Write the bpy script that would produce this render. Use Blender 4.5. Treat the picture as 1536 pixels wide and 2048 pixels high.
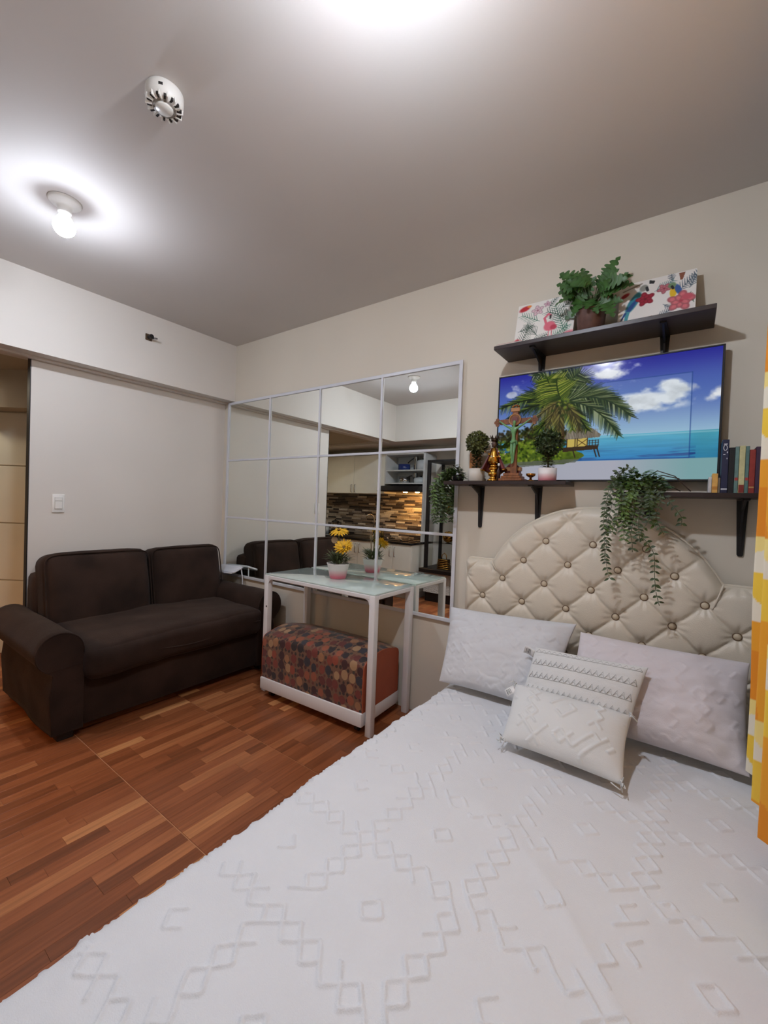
import bpy, bmesh, math, random
import numpy as np
from mathutils import Vector, Matrix, Quaternion

random.seed(7)
np.random.seed(7)
for o in list(bpy.data.objects):
    bpy.data.objects.remove(o, do_unlink=True)
SC = bpy.context.scene
COL = SC.collection
PI = math.pi

# ------------------------------------------------------------------ camera
F_PX = 844.04
cam_d = bpy.data.cameras.new('camera')
cam_d.sensor_fit = 'HORIZONTAL'
cam_d.sensor_width = 36.0
cam_d.lens = F_PX / 1536.0 * 36.0
cam_d.clip_start = 0.02
cam = bpy.data.objects.new('camera', cam_d)
COL.objects.link(cam)
_F = Vector((-0.58536775, 0.81055241, -0.01869197))
_R = Vector((0.80973291, 0.58562964, 0.03702083))
_U = Vector((-0.04095389, -0.00653529, 0.99913966))
cam.matrix_world = Matrix(((_R.x, _U.x, -_F.x, 3.2807), (_R.y, _U.y, -_F.y, -2.1442), (_R.z, _U.z, -_F.z, 1.2189), (0, 0, 0, 1)))
SC.camera = cam

# ------------------------------------------------------------------ world, light levels, exposure
world = bpy.data.worlds.new('World')
SC.world = world
world.use_nodes = True
world.node_tree.nodes['Background'].inputs[0].default_value = (0.5, 0.55, 0.65, 1)
world.node_tree.nodes['Background'].inputs[1].default_value = 0.02
SC.view_settings.view_transform = 'Standard'
SC.view_settings.look = 'None'
SC.view_settings.gamma = 1.0
SC.view_settings.use_curve_mapping = False
SC.view_settings.exposure = 0.0
BULB_LIVING = 730.0      # radiance of the bulb over the sofa side
BULB_BED = 1000.0         # radiance of the bulb over the bed
HOOD_LAMP = 560.0
HALL_LAMP = 190.0
SCREEN = 0.78

# ------------------------------------------------------------------ helpers
def s2l(c):
    c = np.asarray(c, float)
    return np.where(c <= 0.04045, c / 12.92, ((c + 0.055) / 1.055) ** 2.4)

def rgb(r, g, b):
    l = s2l(np.array([r, g, b]) / 255.0)
    return (float(l[0]), float(l[1]), float(l[2]), 1.0)

WM = {}
def link(o, parent=None, world=None):
    """link o; world = its world matrix"""
    COL.objects.link(o)
    world = world or Matrix.Identity(4)
    if parent is not None:
        o.parent = parent
        o.matrix_parent_inverse = WM[parent].inverted()
    o.matrix_basis = world
    WM[o] = world.copy()
    return o

def thing(name, label, cat, loc=(0, 0, 0), group=None):
    e = bpy.data.objects.new(name, None)
    e.empty_display_size = 0.05
    e['label'] = label
    e['category'] = cat
    if group:
        e['group'] = group
    return link(e, None, Matrix.Translation(Vector(loc)))

def ob(name, me, mat, parent=None, world=None, label=None, cat=None, group=None, kind=None):
    o = bpy.data.objects.new(name, me)
    if mat is not None and len(me.materials) == 0:
        for m in (mat if isinstance(mat, (list, tuple)) else [mat]):
            me.materials.append(m)
    link(o, parent, world)
    if label: o['label'] = label
    if cat: o['category'] = cat
    if group: o['group'] = group
    if kind: o['kind'] = kind
    return o

def fin(bm, smooth=False, recalc=True):
    if recalc:
        bmesh.ops.recalc_face_normals(bm, faces=bm.faces[:])
    me = bpy.data.meshes.new('m')
    bm.to_mesh(me)
    bm.free()
    if smooth:
        me.polygons.foreach_set('use_smooth', [True] * len(me.polygons))
    return me

def BM():
    return bmesh.new()

def box(bm, x0, x1, y0, y1, z0, z1):
    x0, x1 = sorted((x0, x1)); y0, y1 = sorted((y0, y1)); z0, z1 = sorted((z0, z1))
    vs = [bm.verts.new((x, y, z)) for z in (z0, z1) for y in (y0, y1) for x in (x0, x1)]
    for f in ((0, 2, 3, 1), (4, 5, 7, 6), (0, 1, 5, 4), (2, 6, 7, 3), (0, 4, 6, 2), (1, 3, 7, 5)):
        bm.faces.new([vs[i] for i in f])
    return vs

def boxm(x0, x1, y0, y1, z0, z1, bev=0.0, seg=2, smooth=None):
    bm = BM()
    box(bm, x0, x1, y0, y1, z0, z1)
    if bev > 0:
        bmesh.ops.bevel(bm, geom=bm.edges[:], offset=bev, segments=seg, affect='EDGES', profile=0.5, clamp_overlap=True)
    me = fin(bm)
    if bev > 0 and seg > 1:
        me.polygons.foreach_set('use_smooth', [True] * len(me.polygons))
    return me

def cyl(bm, p0, p1, r0, r1=None, n=12, cap=True):
    r1 = r0 if r1 is None else r1
    p0 = Vector(p0); p1 = Vector(p1)
    d = (p1 - p0)
    q = d.to_track_quat('Z', 'Y')
    a = [bm.verts.new(p0 + q @ Vector((math.cos(2 * PI * i / n) * r0, math.sin(2 * PI * i / n) * r0, 0))) for i in range(n)]
    b = [bm.verts.new(p1 + q @ Vector((math.cos(2 * PI * i / n) * r1, math.sin(2 * PI * i / n) * r1, 0))) for i in range(n)]
    for i in range(n):
        bm.faces.new((a[i], a[(i + 1) % n], b[(i + 1) % n], b[i]))
    if cap:
        bm.faces.new(a[::-1]); bm.faces.new(b)

def tube(bm, pts, r, n=6, closed=False):
    pts = [Vector(p) for p in pts]
    N = len(pts)
    rs = r if isinstance(r, (list, tuple)) else [r] * N
    rings = []
    up = None
    for i, p in enumerate(pts):
        t = (pts[(i + 1) % N] - pts[i - 1]) if closed else (pts[min(i + 1, N - 1)] - pts[max(i - 1, 0)])
        if t.length < 1e-9: t = Vector((0, 0, 1))
        t.normalize()
        if up is None:
            up = Vector((0, 0, 1)) if abs(t.z) < 0.9 else Vector((1, 0, 0))
        x = t.cross(up)
        if x.length < 1e-6: x = t.orthogonal()
        x.normalize()
        y = x.cross(t); up = y
        rings.append([bm.verts.new(p + (x * math.cos(2 * PI * k / n) + y * math.sin(2 * PI * k / n)) * rs[i]) for k in range(n)])
    for i in range(N if closed else N - 1):
        A = rings[i]; B = rings[(i + 1) % N]
        for k in range(n):
            bm.faces.new((A[k], A[(k + 1) % n], B[(k + 1) % n], B[k]))
    if not closed:
        bm.faces.new(rings[0][::-1]); bm.faces.new(rings[-1])

def tubem(pts, r, n=6, closed=False, smooth=True):
    bm = BM(); tube(bm, pts, r, n, closed); return fin(bm, smooth)

def lathe(bm, prof, c=(0, 0, 0), n=24, sx=1.0, sy=1.0):
    c = Vector(c)
    rings = []
    for r, z in prof:
        if r < 1e-6:
            rings.append([bm.verts.new(c + Vector((0, 0, z)))])
        else:
            rings.append([bm.verts.new(c + Vector((r * sx * math.cos(2 * PI * i / n), r * sy * math.sin(2 * PI * i / n), z))) for i in range(n)])
    for A, B in zip(rings, rings[1:]):
        if len(A) == 1 and len(B) == 1: continue
        for i in range(n):
            j = (i + 1) % n
            if len(A) == 1: bm.faces.new((A[0], B[j], B[i]))
            elif len(B) == 1: bm.faces.new((A[i], A[j], B[0]))
            else: bm.faces.new((A[i], A[j], B[j], B[i]))
    if len(rings[0]) > 1: bm.faces.new(rings[0][::-1])
    if len(rings[-1]) > 1: bm.faces.new(rings[-1])

def lathem(prof, c=(0, 0, 0), n=24, smooth=True, sx=1.0, sy=1.0):
    bm = BM(); lathe(bm, prof, c, n, sx, sy); return fin(bm, smooth)

def prism(bm, poly, axis, a, b):
    """poly: 2D points in the two other axes (x,y,z order), extruded along axis from a to b"""
    def P(u, v, w):
        return {'x': (w, u, v), 'y': (u, w, v), 'z': (u, v, w)}[axis]
    A = [bm.verts.new(P(u, v, a)) for u, v in poly]
    B = [bm.verts.new(P(u, v, b)) for u, v in poly]
    n = len(poly)
    bm.faces.new(A); bm.faces.new(B[::-1])
    for i in range(n):
        bm.faces.new((A[i], B[i], B[(i + 1) % n], A[(i + 1) % n]))

def prismm(poly, axis, a, b, bev=0, seg=2, smooth=False):
    bm = BM(); prism(bm, poly, axis, a, b)
    bmesh.ops.recalc_face_normals(bm, faces=bm.faces[:])
    if bev:
        es = [e for e in bm.edges if len(e.link_faces) == 2 and e.calc_face_angle(0) > 0.6]
        bmesh.ops.bevel(bm, geom=es, offset=bev, segments=seg, affect='EDGES', profile=0.5, clamp_overlap=True)
    return fin(bm, smooth)

def grid_mesh(P, col=None, uv=None, smooth=True, close_u=False, flip=False):
    """P (n,m,3) array -> quads; col (n,m,3) linear colours; uv (n,m,2)"""
    n, m = P.shape[:2]
    idx = np.arange(n * m).reshape(n, m)
    if close_u:
        idx = np.vstack([idx, idx[:1]])
    a = idx[:-1, :-1]; b = idx[1:, :-1]; c = idx[1:, 1:]; d = idx[:-1, 1:]
    q = np.stack([a, b, c, d] if not flip else [a, d, c, b], -1).reshape(-1, 4)
    me = bpy.data.meshes.new('g')
    me.vertices.add(n * m)
    me.vertices.foreach_set('co', P.reshape(-1).astype(np.float32))
    me.loops.add(q.size)
    me.loops.foreach_set('vertex_index', q.reshape(-1).astype(np.int32))
    me.polygons.add(len(q))
    me.polygons.foreach_set('loop_start', np.arange(0, q.size, 4, dtype=np.int32))
    me.polygons.foreach_set('loop_total', np.full(len(q), 4, dtype=np.int32))
    me.polygons.foreach_set('use_smooth', np.full(len(q), smooth))
    if col is not None:
        at = me.color_attributes.new('Col', 'FLOAT_COLOR', 'POINT')
        rgba = np.ones((n * m, 4), np.float32); rgba[:, :3] = col.reshape(-1, 3)
        at.data.foreach_set('color', rgba.reshape(-1))
    if uv is not None:
        at = me.attributes.new('St', 'FLOAT_VECTOR', 'POINT')
        v3 = np.zeros((n * m, 3), np.float32); v3[:, :2] = uv.reshape(-1, 2)
        at.data.foreach_set('vector', v3.reshape(-1))
    me.update(); me.validate()
    return me

def _h(i, j, s):
    v = np.sin(i * 127.1 + j * 311.7 + s * 74.7) * 43758.5453
    return v - np.floor(v)

def vn(x, y, s=0):
    x = np.asarray(x, float); y = np.asarray(y, float)
    i = np.floor(x); j = np.floor(y); fx = x - i; fy = y - j
    fx = fx * fx * (3 - 2 * fx); fy = fy * fy * (3 - 2 * fy)
    return ((_h(i, j, s) * (1 - fx) + _h(i + 1, j, s) * fx) * (1 - fy) + (_h(i, j + 1, s) * (1 - fx) + _h(i + 1, j + 1, s) * fx) * fy)

def fbm(x, y, s=0, o=4):
    r = 0; a = 0.5
    for k in range(o):
        r = r + a * vn(x * 2 ** k, y * 2 ** k, s + k * 3); a *= 0.5
    return r

def rounded(x0, x1, y0, y1, z0, z1, r, n=10, bulge=(0, 0, 0), noise=0.0, seed=0, f=6.0):
    """soft cushion: rounded box on a cube grid, faces bulged by bulge (x,y,z)"""
    c = np.array([(x0 + x1) / 2, (y0 + y1) / 2, (z0 + z1) / 2]); h = np.array([abs(x1 - x0) / 2, abs(y1 - y0) / 2, abs(z1 - z0) / 2])
    bm = BM()
    bmesh.ops.create_cube(bm, size=2.0)
    bmesh.ops.subdivide_edges(bm, edges=bm.edges[:], cuts=n, use_grid_fill=True)
    r = min(r, h.min() * 0.98)
    for v in bm.verts:
        p = np.array(v.co)
        q = p.copy()
        # denser near the edges
        q = np.sign(q) * (1 - (1 - np.abs(q)) ** 1.5)
        w = q * h
        inner = np.clip(w, -(h - r), h - r)
        # push onto rounded surface
        d = w - inner
        e = p * (np.abs(p) > 0.999)
        L = np.linalg.norm(d)
        if L > 1e-9:
            w = inner + d / L * r
        b = np.array(bulge)
        k = (1 - q ** 2)
        for ax in range(3):
            o1, o2 = [a for a in range(3) if a != ax]
            w[ax] += np.sign(q[ax]) * abs(q[ax]) ** 3 * b[ax] * (k[o1] * k[o2]) ** 0.6
        if noise:
            nn = np.array([fbm(w[1] * f, w[2] * f, seed), fbm(w[0] * f, w[2] * f, seed + 5), fbm(w[0] * f, w[1] * f, seed + 9)]) - 0.47
            w = w + nn * noise
        v.co = Vector(w + c)
    return fin(bm, True)

# ------------------------------------------------------------------ materials
MATS = {}
def nmat(name):
    m = bpy.data.materials.new(name); m.use_nodes = True
    nt = m.node_tree
    return m, nt, nt.nodes['Principled BSDF']

def mat(name, c, rough=0.5, metal=0.0, var=0.06, scale=8.0, bump=0.0, bscale=60.0, spec=0.5, sheen=0.0, coat=0.0, trans=0.0, emit=None, estr=0.0, sub=0.0, stretch=None, detail=2):
    """principled with a noise-driven colour variation and optional bump"""
    if name in MATS: return MATS[name]
    m, nt, b = nmat(name)
    N = nt.nodes; L = nt.links
    c = rgb(*c)
    tc = N.new('ShaderNodeTexCoord'); src = tc.outputs['Object']
    if stretch:
        mp = N.new('ShaderNodeMapping'); mp.inputs['Scale'].default_value = stretch
        L.new(src, mp.inputs[0]); src = mp.outputs[0]
    nz = N.new('ShaderNodeTexNoise'); nz.inputs['Scale'].default_value = scale; nz.inputs['Detail'].default_value = detail
    L.new(src, nz.inputs['Vector'])
    rp = N.new('ShaderNodeValToRGB')
    lo = tuple(max(0, x * (1 - var)) for x in c[:3]) + (1,); hi = tuple(min(1, x * (1 + var)) for x in c[:3]) + (1,)
    rp.color_ramp.elements[0].position = 0.3; rp.color_ramp.elements[0].color = lo
    rp.color_ramp.elements[1].position = 0.7; rp.color_ramp.elements[1].color = hi
    L.new(nz.outputs['Fac'], rp.inputs[0]); L.new(rp.outputs[0], b.inputs['Base Color'])
    b.inputs['Roughness'].default_value = rough; b.inputs['Metallic'].default_value = metal
    b.inputs['Specular IOR Level'].default_value = spec
    b.inputs['Sheen Weight'].default_value = sheen; b.inputs['Coat Weight'].default_value = coat
    b.inputs['Transmission Weight'].default_value = trans
    if bump:
        n2 = N.new('ShaderNodeTexNoise'); n2.inputs['Scale'].default_value = bscale; n2.inputs['Detail'].default_value = 1
        L.new(src, n2.inputs['Vector'])
        bp = N.new('ShaderNodeBump'); bp.inputs['Strength'].default_value = bump; bp.inputs['Distance'].default_value = 0.004
        L.new(n2.outputs['Fac'], bp.inputs['Height']); L.new(bp.outputs[0], b.inputs['Normal'])
    if emit:
        b.inputs['Emission Color'].default_value = rgb(*emit); b.inputs['Emission Strength'].default_value = estr
    MATS[name] = m
    return m

def vcol_mat(name, rough=0.6, emit=0.0, coat=0.0, bump=0.0, bscale=200):
    if name in MATS: return MATS[name]
    m, nt, b = nmat(name)
    a = nt.nodes.new('ShaderNodeAttribute'); a.attribute_name = 'Col'
    nt.links.new(a.outputs['Color'], b.inputs['Base Color'])
    b.inputs['Roughness'].default_value = rough
    b.inputs['Coat Weight'].default_value = coat; b.inputs['Coat Roughness'].default_value = 0.06
    if emit:
        b.inputs['Specular IOR Level'].default_value = 0.2
        mx = nt.nodes.new('ShaderNodeMix'); mx.data_type = 'RGBA'; mx.blend_type = 'MULTIPLY'; mx.inputs['Factor'].default_value = 1
        nt.links.new(a.outputs['Color'], mx.inputs['A']); mx.inputs['B'].default_value = (0.05, 0.05, 0.05, 1)
        nt.links.new(mx.outputs['Result'], b.inputs['Base Color'])
        nt.links.new(a.outputs['Color'], b.inputs['Emission Color']); b.inputs['Emission Strength'].default_value = emit
    if bump:
        n2 = nt.nodes.new('ShaderNodeTexNoise'); n2.inputs['Scale'].default_value = bscale
        bp = nt.nodes.new('ShaderNodeBump'); bp.inputs['Strength'].default_value = bump; bp.inputs['Distance'].default_value = 0.002
        nt.links.new(n2.outputs['Fac'], bp.inputs['Height']); nt.links.new(bp.outputs[0], b.inputs['Normal'])
    MATS[name] = m
    return m

def wood_floor_mat():
    m, nt, b = nmat('printed_wood_strip')
    N = nt.nodes; L = nt.links
    oi = N.new('ShaderNodeObjectInfo'); ge = N.new('ShaderNodeNewGeometry')
    at = N.new('ShaderNodeAttribute'); at.attribute_name = 'Shade'
    ad = N.new('ShaderNodeMath'); ad.operation = 'ADD'
    L.new(oi.outputs['Random'], ad.inputs[0]); L.new(at.outputs['Fac'], ad.inputs[1])
    fr = N.new('ShaderNodeMath'); fr.operation = 'FRACT'; L.new(ad.outputs[0], fr.inputs[0])
    cr = N.new('ShaderNodeValToRGB'); cr.color_ramp.interpolation = 'LINEAR'
    els = cr.color_ramp.elements
    els[0].position = 0.0; els[0].color = rgb(126, 72, 42)
    els[1].position = 1.0; els[1].color = rgb(200, 140, 90)
    for p, c in ((0.25, (140, 80, 47)), (0.55, (152, 88, 53)), (0.8, (163, 98, 60)), (0.9, (184, 120, 76))):
        e = els.new(p); e.color = rgb(*c)
    L.new(fr.outputs[0], cr.inputs[0])
    mp = N.new('ShaderNodeMapping'); mp.inputs['Scale'].default_value = (75, 4.5, 1)
    L.new(ge.outputs['Position'], mp.inputs[0])
    nz = N.new('ShaderNodeTexNoise'); nz.inputs['Scale'].default_value = 1.0; nz.inputs['Detail'].default_value = 5
    nz.noise_dimensions = '4D'
    mw = N.new('ShaderNodeMath'); mw.operation = 'MULTIPLY'; mw.inputs[1].default_value = 40; L.new(fr.outputs[0], mw.inputs[0])
    L.new(mw.outputs[0], nz.inputs['W']); L.new(mp.outputs[0], nz.inputs['Vector'])
    mx = N.new('ShaderNodeMix'); mx.data_type = 'RGBA'; mx.blend_type = 'MULTIPLY'
    mx.inputs['Factor'].default_value = 0.6
    r2 = N.new('ShaderNodeValToRGB'); r2.color_ramp.elements[0].position = 0.3; r2.color_ramp.elements[0].color = (0.5, 0.45, 0.4, 1)
    r2.color_ramp.elements[1].position = 0.62; r2.color_ramp.elements[1].color = (1.1, 1.08, 1.05, 1)
    L.new(nz.outputs['Fac'], r2.inputs[0])
    L.new(cr.outputs[0], mx.inputs['A']); L.new(r2.outputs[0], mx.inputs['B'])
    L.new(mx.outputs['Result'], b.inputs['Base Color'])
    b.inputs['Roughness'].default_value = 0.33; b.inputs['Specular IOR Level'].default_value = 0.4
    MATS['floor'] = m
    return m

def plaster(name, c, bump=0.12, rough=0.75):
    m = mat(name, c, rough=rough, var=0.03, scale=1.7, bump=0, spec=0.3, detail=1)
    return m

M_WALL = plaster('wall_paint_beige', (220, 210, 193))
M_WALL_L = plaster('wall_paint_off_white', (222, 215, 206))
M_CEIL = plaster('ceiling_paint', (214, 208, 203), bump=0.12)
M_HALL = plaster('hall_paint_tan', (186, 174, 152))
M_FLOOR = wood_floor_mat()
M_GROUT = mat('tile_grout_brown', (196, 140, 100), 0.8)
M_WHITE = mat('white_powder_coat', (226, 222, 220), 0.35, var=0.02)
M_LAM = mat('white_laminate', (240, 238, 228), 0.3, var=0.02)
M_ALU = mat('white_aluminium_bar', (214, 214, 218), 0.35, var=0.03)
M_BLACK = mat('black_metal', (22, 19, 20), 0.45, var=0.1)
M_ESP = mat('espresso_laminate', (48, 36, 34), 0.38, var=0.12, scale=20, stretch=(1, 12, 12))
M_PLASTIC = mat('white_plastic', (236, 234, 228), 0.35, var=0.02)
M_CHROME = mat('brushed_steel', (190, 190, 192), 0.22, metal=1.0, var=0.05)
M_GOLD = mat('polished_gold', (212, 160, 70), 0.2, metal=1.0, var=0.1)
M_BRASS = mat('dull_brass', (170, 118, 56), 0.3, metal=1.0, var=0.15)
M_CLOTH = mat('white_cotton', (224, 224, 226), 0.85, var=0.015, bump=0.25, bscale=420, spec=0.15, sheen=0.12)
M_MIRROR, _nt, _b = nmat('silvered_mirror_glass')
_b.inputs['Base Color'].default_value = (0.89, 0.92, 0.88, 1); _b.inputs['Metallic'].default_value = 1.0; _b.inputs['Roughness'].default_value = 0.0
M_SOFA = mat('dark_brown_suede', (50, 36, 29), 0.8, var=0.32, scale=5, bump=0.25, bscale=180, spec=0.12, sheen=0.05)
M_LEATHER = mat('cream_leatherette', (222, 211, 192), 0.33, var=0.03, bump=0.25, bscale=350, spec=0.5)
M_LEAF = mat('leaf_green', (78, 104, 40), 0.5, var=0.45, scale=30)
M_LEAF_D = mat('leaf_dark_green', (54, 70, 32), 0.5, var=0.5, scale=40)
M_LEAF_T = mat('topiary_olive_green', (84, 88, 40), 0.65, var=0.5, scale=60)
M_STEM = mat('brown_stem', (70, 52, 36), 0.7, var=0.2, scale=30)
M_GLASS, _nt, _b = nmat('clear_glass')
_b.inputs['Transmission Weight'].default_value = 1.0; _b.inputs['Roughness'].default_value = 0.02; _b.inputs['Base Color'].default_value = (0.9, 0.96, 0.94, 1)

def emissive(name, c, strength):
    m, nt, b = nmat(name)
    b.inputs['Base Color'].default_value = (0.8, 0.8, 0.8, 1)
    b.inputs['Emission Color'].default_value = rgb(*c); b.inputs['Emission Strength'].default_value = strength
    return m

# ================================================================== ROOM SHELL
def struct(name, me, m, parent=None, world=None):
    o = ob(name, me, m, parent, world)
    if parent is None: o['kind'] = 'structure'
    return o

H = 2.498
ZB = 2.034
floor = struct('floor', boxm(-1.9, 3.66, -2.98, 0.0, -0.08, -0.003), M_GROUT)
ceiling = struct('ceiling', boxm(-0.1, 3.72, -2.42, 0.06, H, H + 0.06), M_CEIL)
wall_back = struct('wall_back', boxm(-0.1, 3.72, 0.0, 0.06, -0.08, H), M_WALL)
wall_left = struct('wall_left', boxm(-0.045, 0.0, -1.324, 0.0, -0.006, ZB), M_WALL_L)
wall_right = struct('wall_right', boxm(3.66, 3.72, -3.04, 0.0, -0.08, H), M_WALL)
wall_front = struct('wall_front', boxm(-1.96, 3.66, -3.04, -2.98, -0.08, ZB), M_WALL_L)
struct('trim_1', boxm(-0.1, 0.1428, -2.42, 0.0, ZB, H), M_WALL_L)            # beam over the sofa wall
struct('trim_2', boxm(-1.96, 3.66, -3.04, -2.42, ZB, H), M_WALL_L)           # beam over the kitchen
struct('trim_3', boxm(-0.046, 0.001, -1.330, -1.3245, 0.0, ZB - 0.002), M_BLACK)   # dark edge strip at the wall end
struct('trim_4', boxm(0.0005, 0.05, -2.41, -0.002, ZB - 0.012, ZB - 0.0005), M_WALL_L)
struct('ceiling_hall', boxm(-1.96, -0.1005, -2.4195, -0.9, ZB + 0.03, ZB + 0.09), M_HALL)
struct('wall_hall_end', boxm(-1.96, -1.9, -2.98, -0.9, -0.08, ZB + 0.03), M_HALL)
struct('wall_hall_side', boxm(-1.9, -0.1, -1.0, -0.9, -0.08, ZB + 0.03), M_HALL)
# angled tiled wall seen through the opening, under a dropped bulkhead
ANG = math.atan2(-0.585, -0.81)
HW = Matrix.Translation((-0.72, -1.17, 0)) @ Matrix.Rotation(math.atan2(0.5854, 0.8106), 4, 'Z')
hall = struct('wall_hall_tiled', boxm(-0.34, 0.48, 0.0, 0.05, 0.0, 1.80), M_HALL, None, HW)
M_HTILE = mat('cream_wall_tile', (226, 218, 196), 0.3, var=0.04, scale=3)
for r in range(5):
    z0 = 0.13 + (r - 0) * 0.425 - 0.425 + 0.42
    zz0 = max(0.005, z0 - 0.42); zz1 = min(1.795, z0)
    for c in range(2):
        xa = -0.335 + c * 0.41
        if zz1 - zz0 > 0.02:
            ob('wall_tile', boxm(xa, xa + 0.404, -0.008, -0.0005, zz0, zz1 - 0.004, 0.002, 1), M_HTILE, hall, HW)
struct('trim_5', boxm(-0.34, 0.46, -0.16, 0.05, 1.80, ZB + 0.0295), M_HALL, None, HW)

# ---- floor planks (wood-look strips laid in 0.55 m tile courses)
planks = []
XW = 0.0505
YT = 0.55
y = -0.775 + 2 * YT
rows = []
while y > -3.0:
    rows.append((y - YT, y)); y -= YT
for ti, (ya, yb) in enumerate(rows):
    nx = int((3.66 + 1.9) / XW)
    for i in range(nx):
        xa = -1.9 + i * XW
        cuts = [0.0]
        t = random.choice((0.12, 0.2, 0.28, 0.36, 0.55))
        while t < YT - 0.1:
            cuts.append(t); t += random.choice((0.2, 0.275, 0.33, 0.42))
        cuts.append(YT)
        for a, b_ in zip(cuts, cuts[1:]):
            p0 = max(ya + a + (0.0018 if a == 0 else 0.0), -2.98); p1 = min(ya + b_ - (0.0018 if b_ == YT else 0.0), -0.001)
            if p1 - p0 > 0.02:
                planks.append((xa, xa + XW, p0, p1))
camp = np.array([3.2807, -2.1442, 1.2189]); Fv = np.array(_F); Rv = np.array(_R); Uv = np.array(_U)
def proj(p):
    d = np.array(p) - camp; z = d @ Fv
    return (768 + F_PX * (d @ Rv) / z, 1024 - F_PX * (d @ Uv) / z, z)
scored = []
for k, (xa, xb_, ya, yb) in enumerate(planks):
    cx, cy = (xa + xb_) / 2, (ya + yb) / 2
    u, v, z = proj((cx, cy, 0))
    vis = z > 0.2 and -60 < u < 1500 and v < 2100 and cx < 2.36 and not (0.02 < cx < 0.80 and -1.38 < cy) and cx > -0.9
    scored.append((z / math.sqrt(yb - ya) if vis else 1e6 + z, k))
scored.sort()
near = [k for s, k in scored[:290] if s < 1e5]
nearset = set(near)
plank_meshes = {}
for k in near:
    xa, xb_, ya, yb = planks[k]
    L_ = round(yb - ya, 3)
    if L_ not in plank_meshes:
        plank_meshes[L_] = boxm(-XW / 2 + 0.0002, XW / 2 - 0.0002, -L_ / 2 + 0.0002, L_ / 2 - 0.0002, -0.003, 0.0, 0.0004, 1)
    ob('plank', plank_meshes[L_], M_FLOOR, floor, Matrix.Translation(((xa + xb_) / 2, (ya + yb) / 2, 0)))
bm = BM()
shade = []
for k, (xa, xb_, ya, yb) in enumerate(planks):
    if k in nearset: continue
    box(bm, xa + 0.0002, xb_ - 0.0002, ya + 0.0002, yb - 0.0002, -0.003, 0.0)
    s = random.random(); shade += [s] * 8
me = fin(bm)
at = me.attributes.new('Shade', 'FLOAT', 'POINT')
at.data.foreach_set('value', np.array(shade, np.float32))
ob('plank_field', me, M_FLOOR, floor, kind='stuff')

# ================================================================== WALL MIRROR
MX0, MW, MZT, MH = 0.0851, 0.5371, 2.0161, 0.478
MX1 = MX0 + 4 * MW; MZB = MZT - 3 * MH
mirror = thing('wall_mirror', 'large wall mirror of twelve panes in a white bar grid behind the glass table', 'mirror', (MX0 + 2 * MW, -0.012, MZB))
ob('backing', boxm(MX0, MX1, -0.008, -0.0005, MZB, MZT), M_WHITE, mirror)
for c in range(4):
    for r in range(3):
        xa = MX0 + c * MW; zb = MZT - (r + 1) * MH
        me = boxm(-MW / 2 + 0.003, MW / 2 - 0.003, -0.0025, 0.0025, -MH / 2 + 0.003, MH / 2 - 0.003)
        w = Matrix.Translation((xa + MW / 2, -0.0115, zb + MH / 2)) @ Matrix.Rotation(random.uniform(-1, 1) * 0.0012, 4, 'Z') @ Matrix.Rotation(random.uniform(-1, 1) * 0.0012, 4, 'X')
        ob('mirror_pane', me, M_MIRROR, mirror, w)
for c in range(5):
    x = MX0 + c * MW; hw = 0.0105 if c in (0, 4) else 0.0075
    ob('vertical_bar', boxm(x - hw, x + hw, -0.022, -0.0145, MZB - 0.0105, MZT + 0.0105, 0.001, 1), M_ALU, mirror)
for r in range(4):
    z = MZT - r * MH; hw = 0.0105 if r in (0, 3) else 0.0075
    ob('horizontal_bar', boxm(MX0 - 0.0102, MX1 + 0.0102, -0.0214, -0.0147, z - hw, z + hw, 0.002, 1), M_ALU, mirror)

# ================================================================== CEILING FITTINGS
M_BULB1 = emissive('lit_bulb_living', (230, 239, 255), BULB_LIVING)
M_BULB2 = emissive('lit_bulb_bed', (234, 241, 255), BULB_BED)
M_NECK = emissive('frosted_bulb_neck', (236, 240, 255), 7.0)
try: M_NECK.cycles.emission_sampling = 'NONE'
except Exception: pass
def ceiling_lamp(x, y, label, m):
    t = thing('ceiling_lamp', label, 'lamp', (x, y, H), 'bare ceiling bulbs')
    ob('socket_base', lathem([(0.0, 0.0), (0.062, 0.0), (0.062, -0.006), (0.056, -0.012), (0.032, -0.022), (0.026, -0.03), (0.026, -0.052), (0.0, -0.052)], (x, y, H), 32), M_PLASTIC, t)
    neck = [(0.0, -0.0525), (0.015, -0.0525), (0.018, -0.058), (0.034, -0.086)]
    dome = []
    for k in range(4):
        a = math.radians(20 - 34 * k / 3); neck.append((0.042 * math.cos(a), -0.108 + 0.043 * math.sin(a)))
    neck.append((0.0, neck[-1][1]))
    for k in range(8):
        a = math.radians(-14.5 - 75.5 * k / 7); dome.append((0.042 * math.cos(a), -0.108 + 0.043 * math.sin(a)))
    dome[-1] = (0.0, dome[-1][1])
    ob('bulb_neck', lathem(neck, (x, y, H), 20), M_NECK, t)
    ob('bulb_dome', lathem([(0.0, dome[0][1])] + dome, (x, y, H), 20), m, t)
ceiling_lamp(1.0, -1.47, 'lit bare bulb in white ceiling socket above the brown sofa', M_BULB1)
ceiling_lamp(2.72, -1.45, 'lit bare bulb on the ceiling above the bed', M_BULB2)

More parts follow.
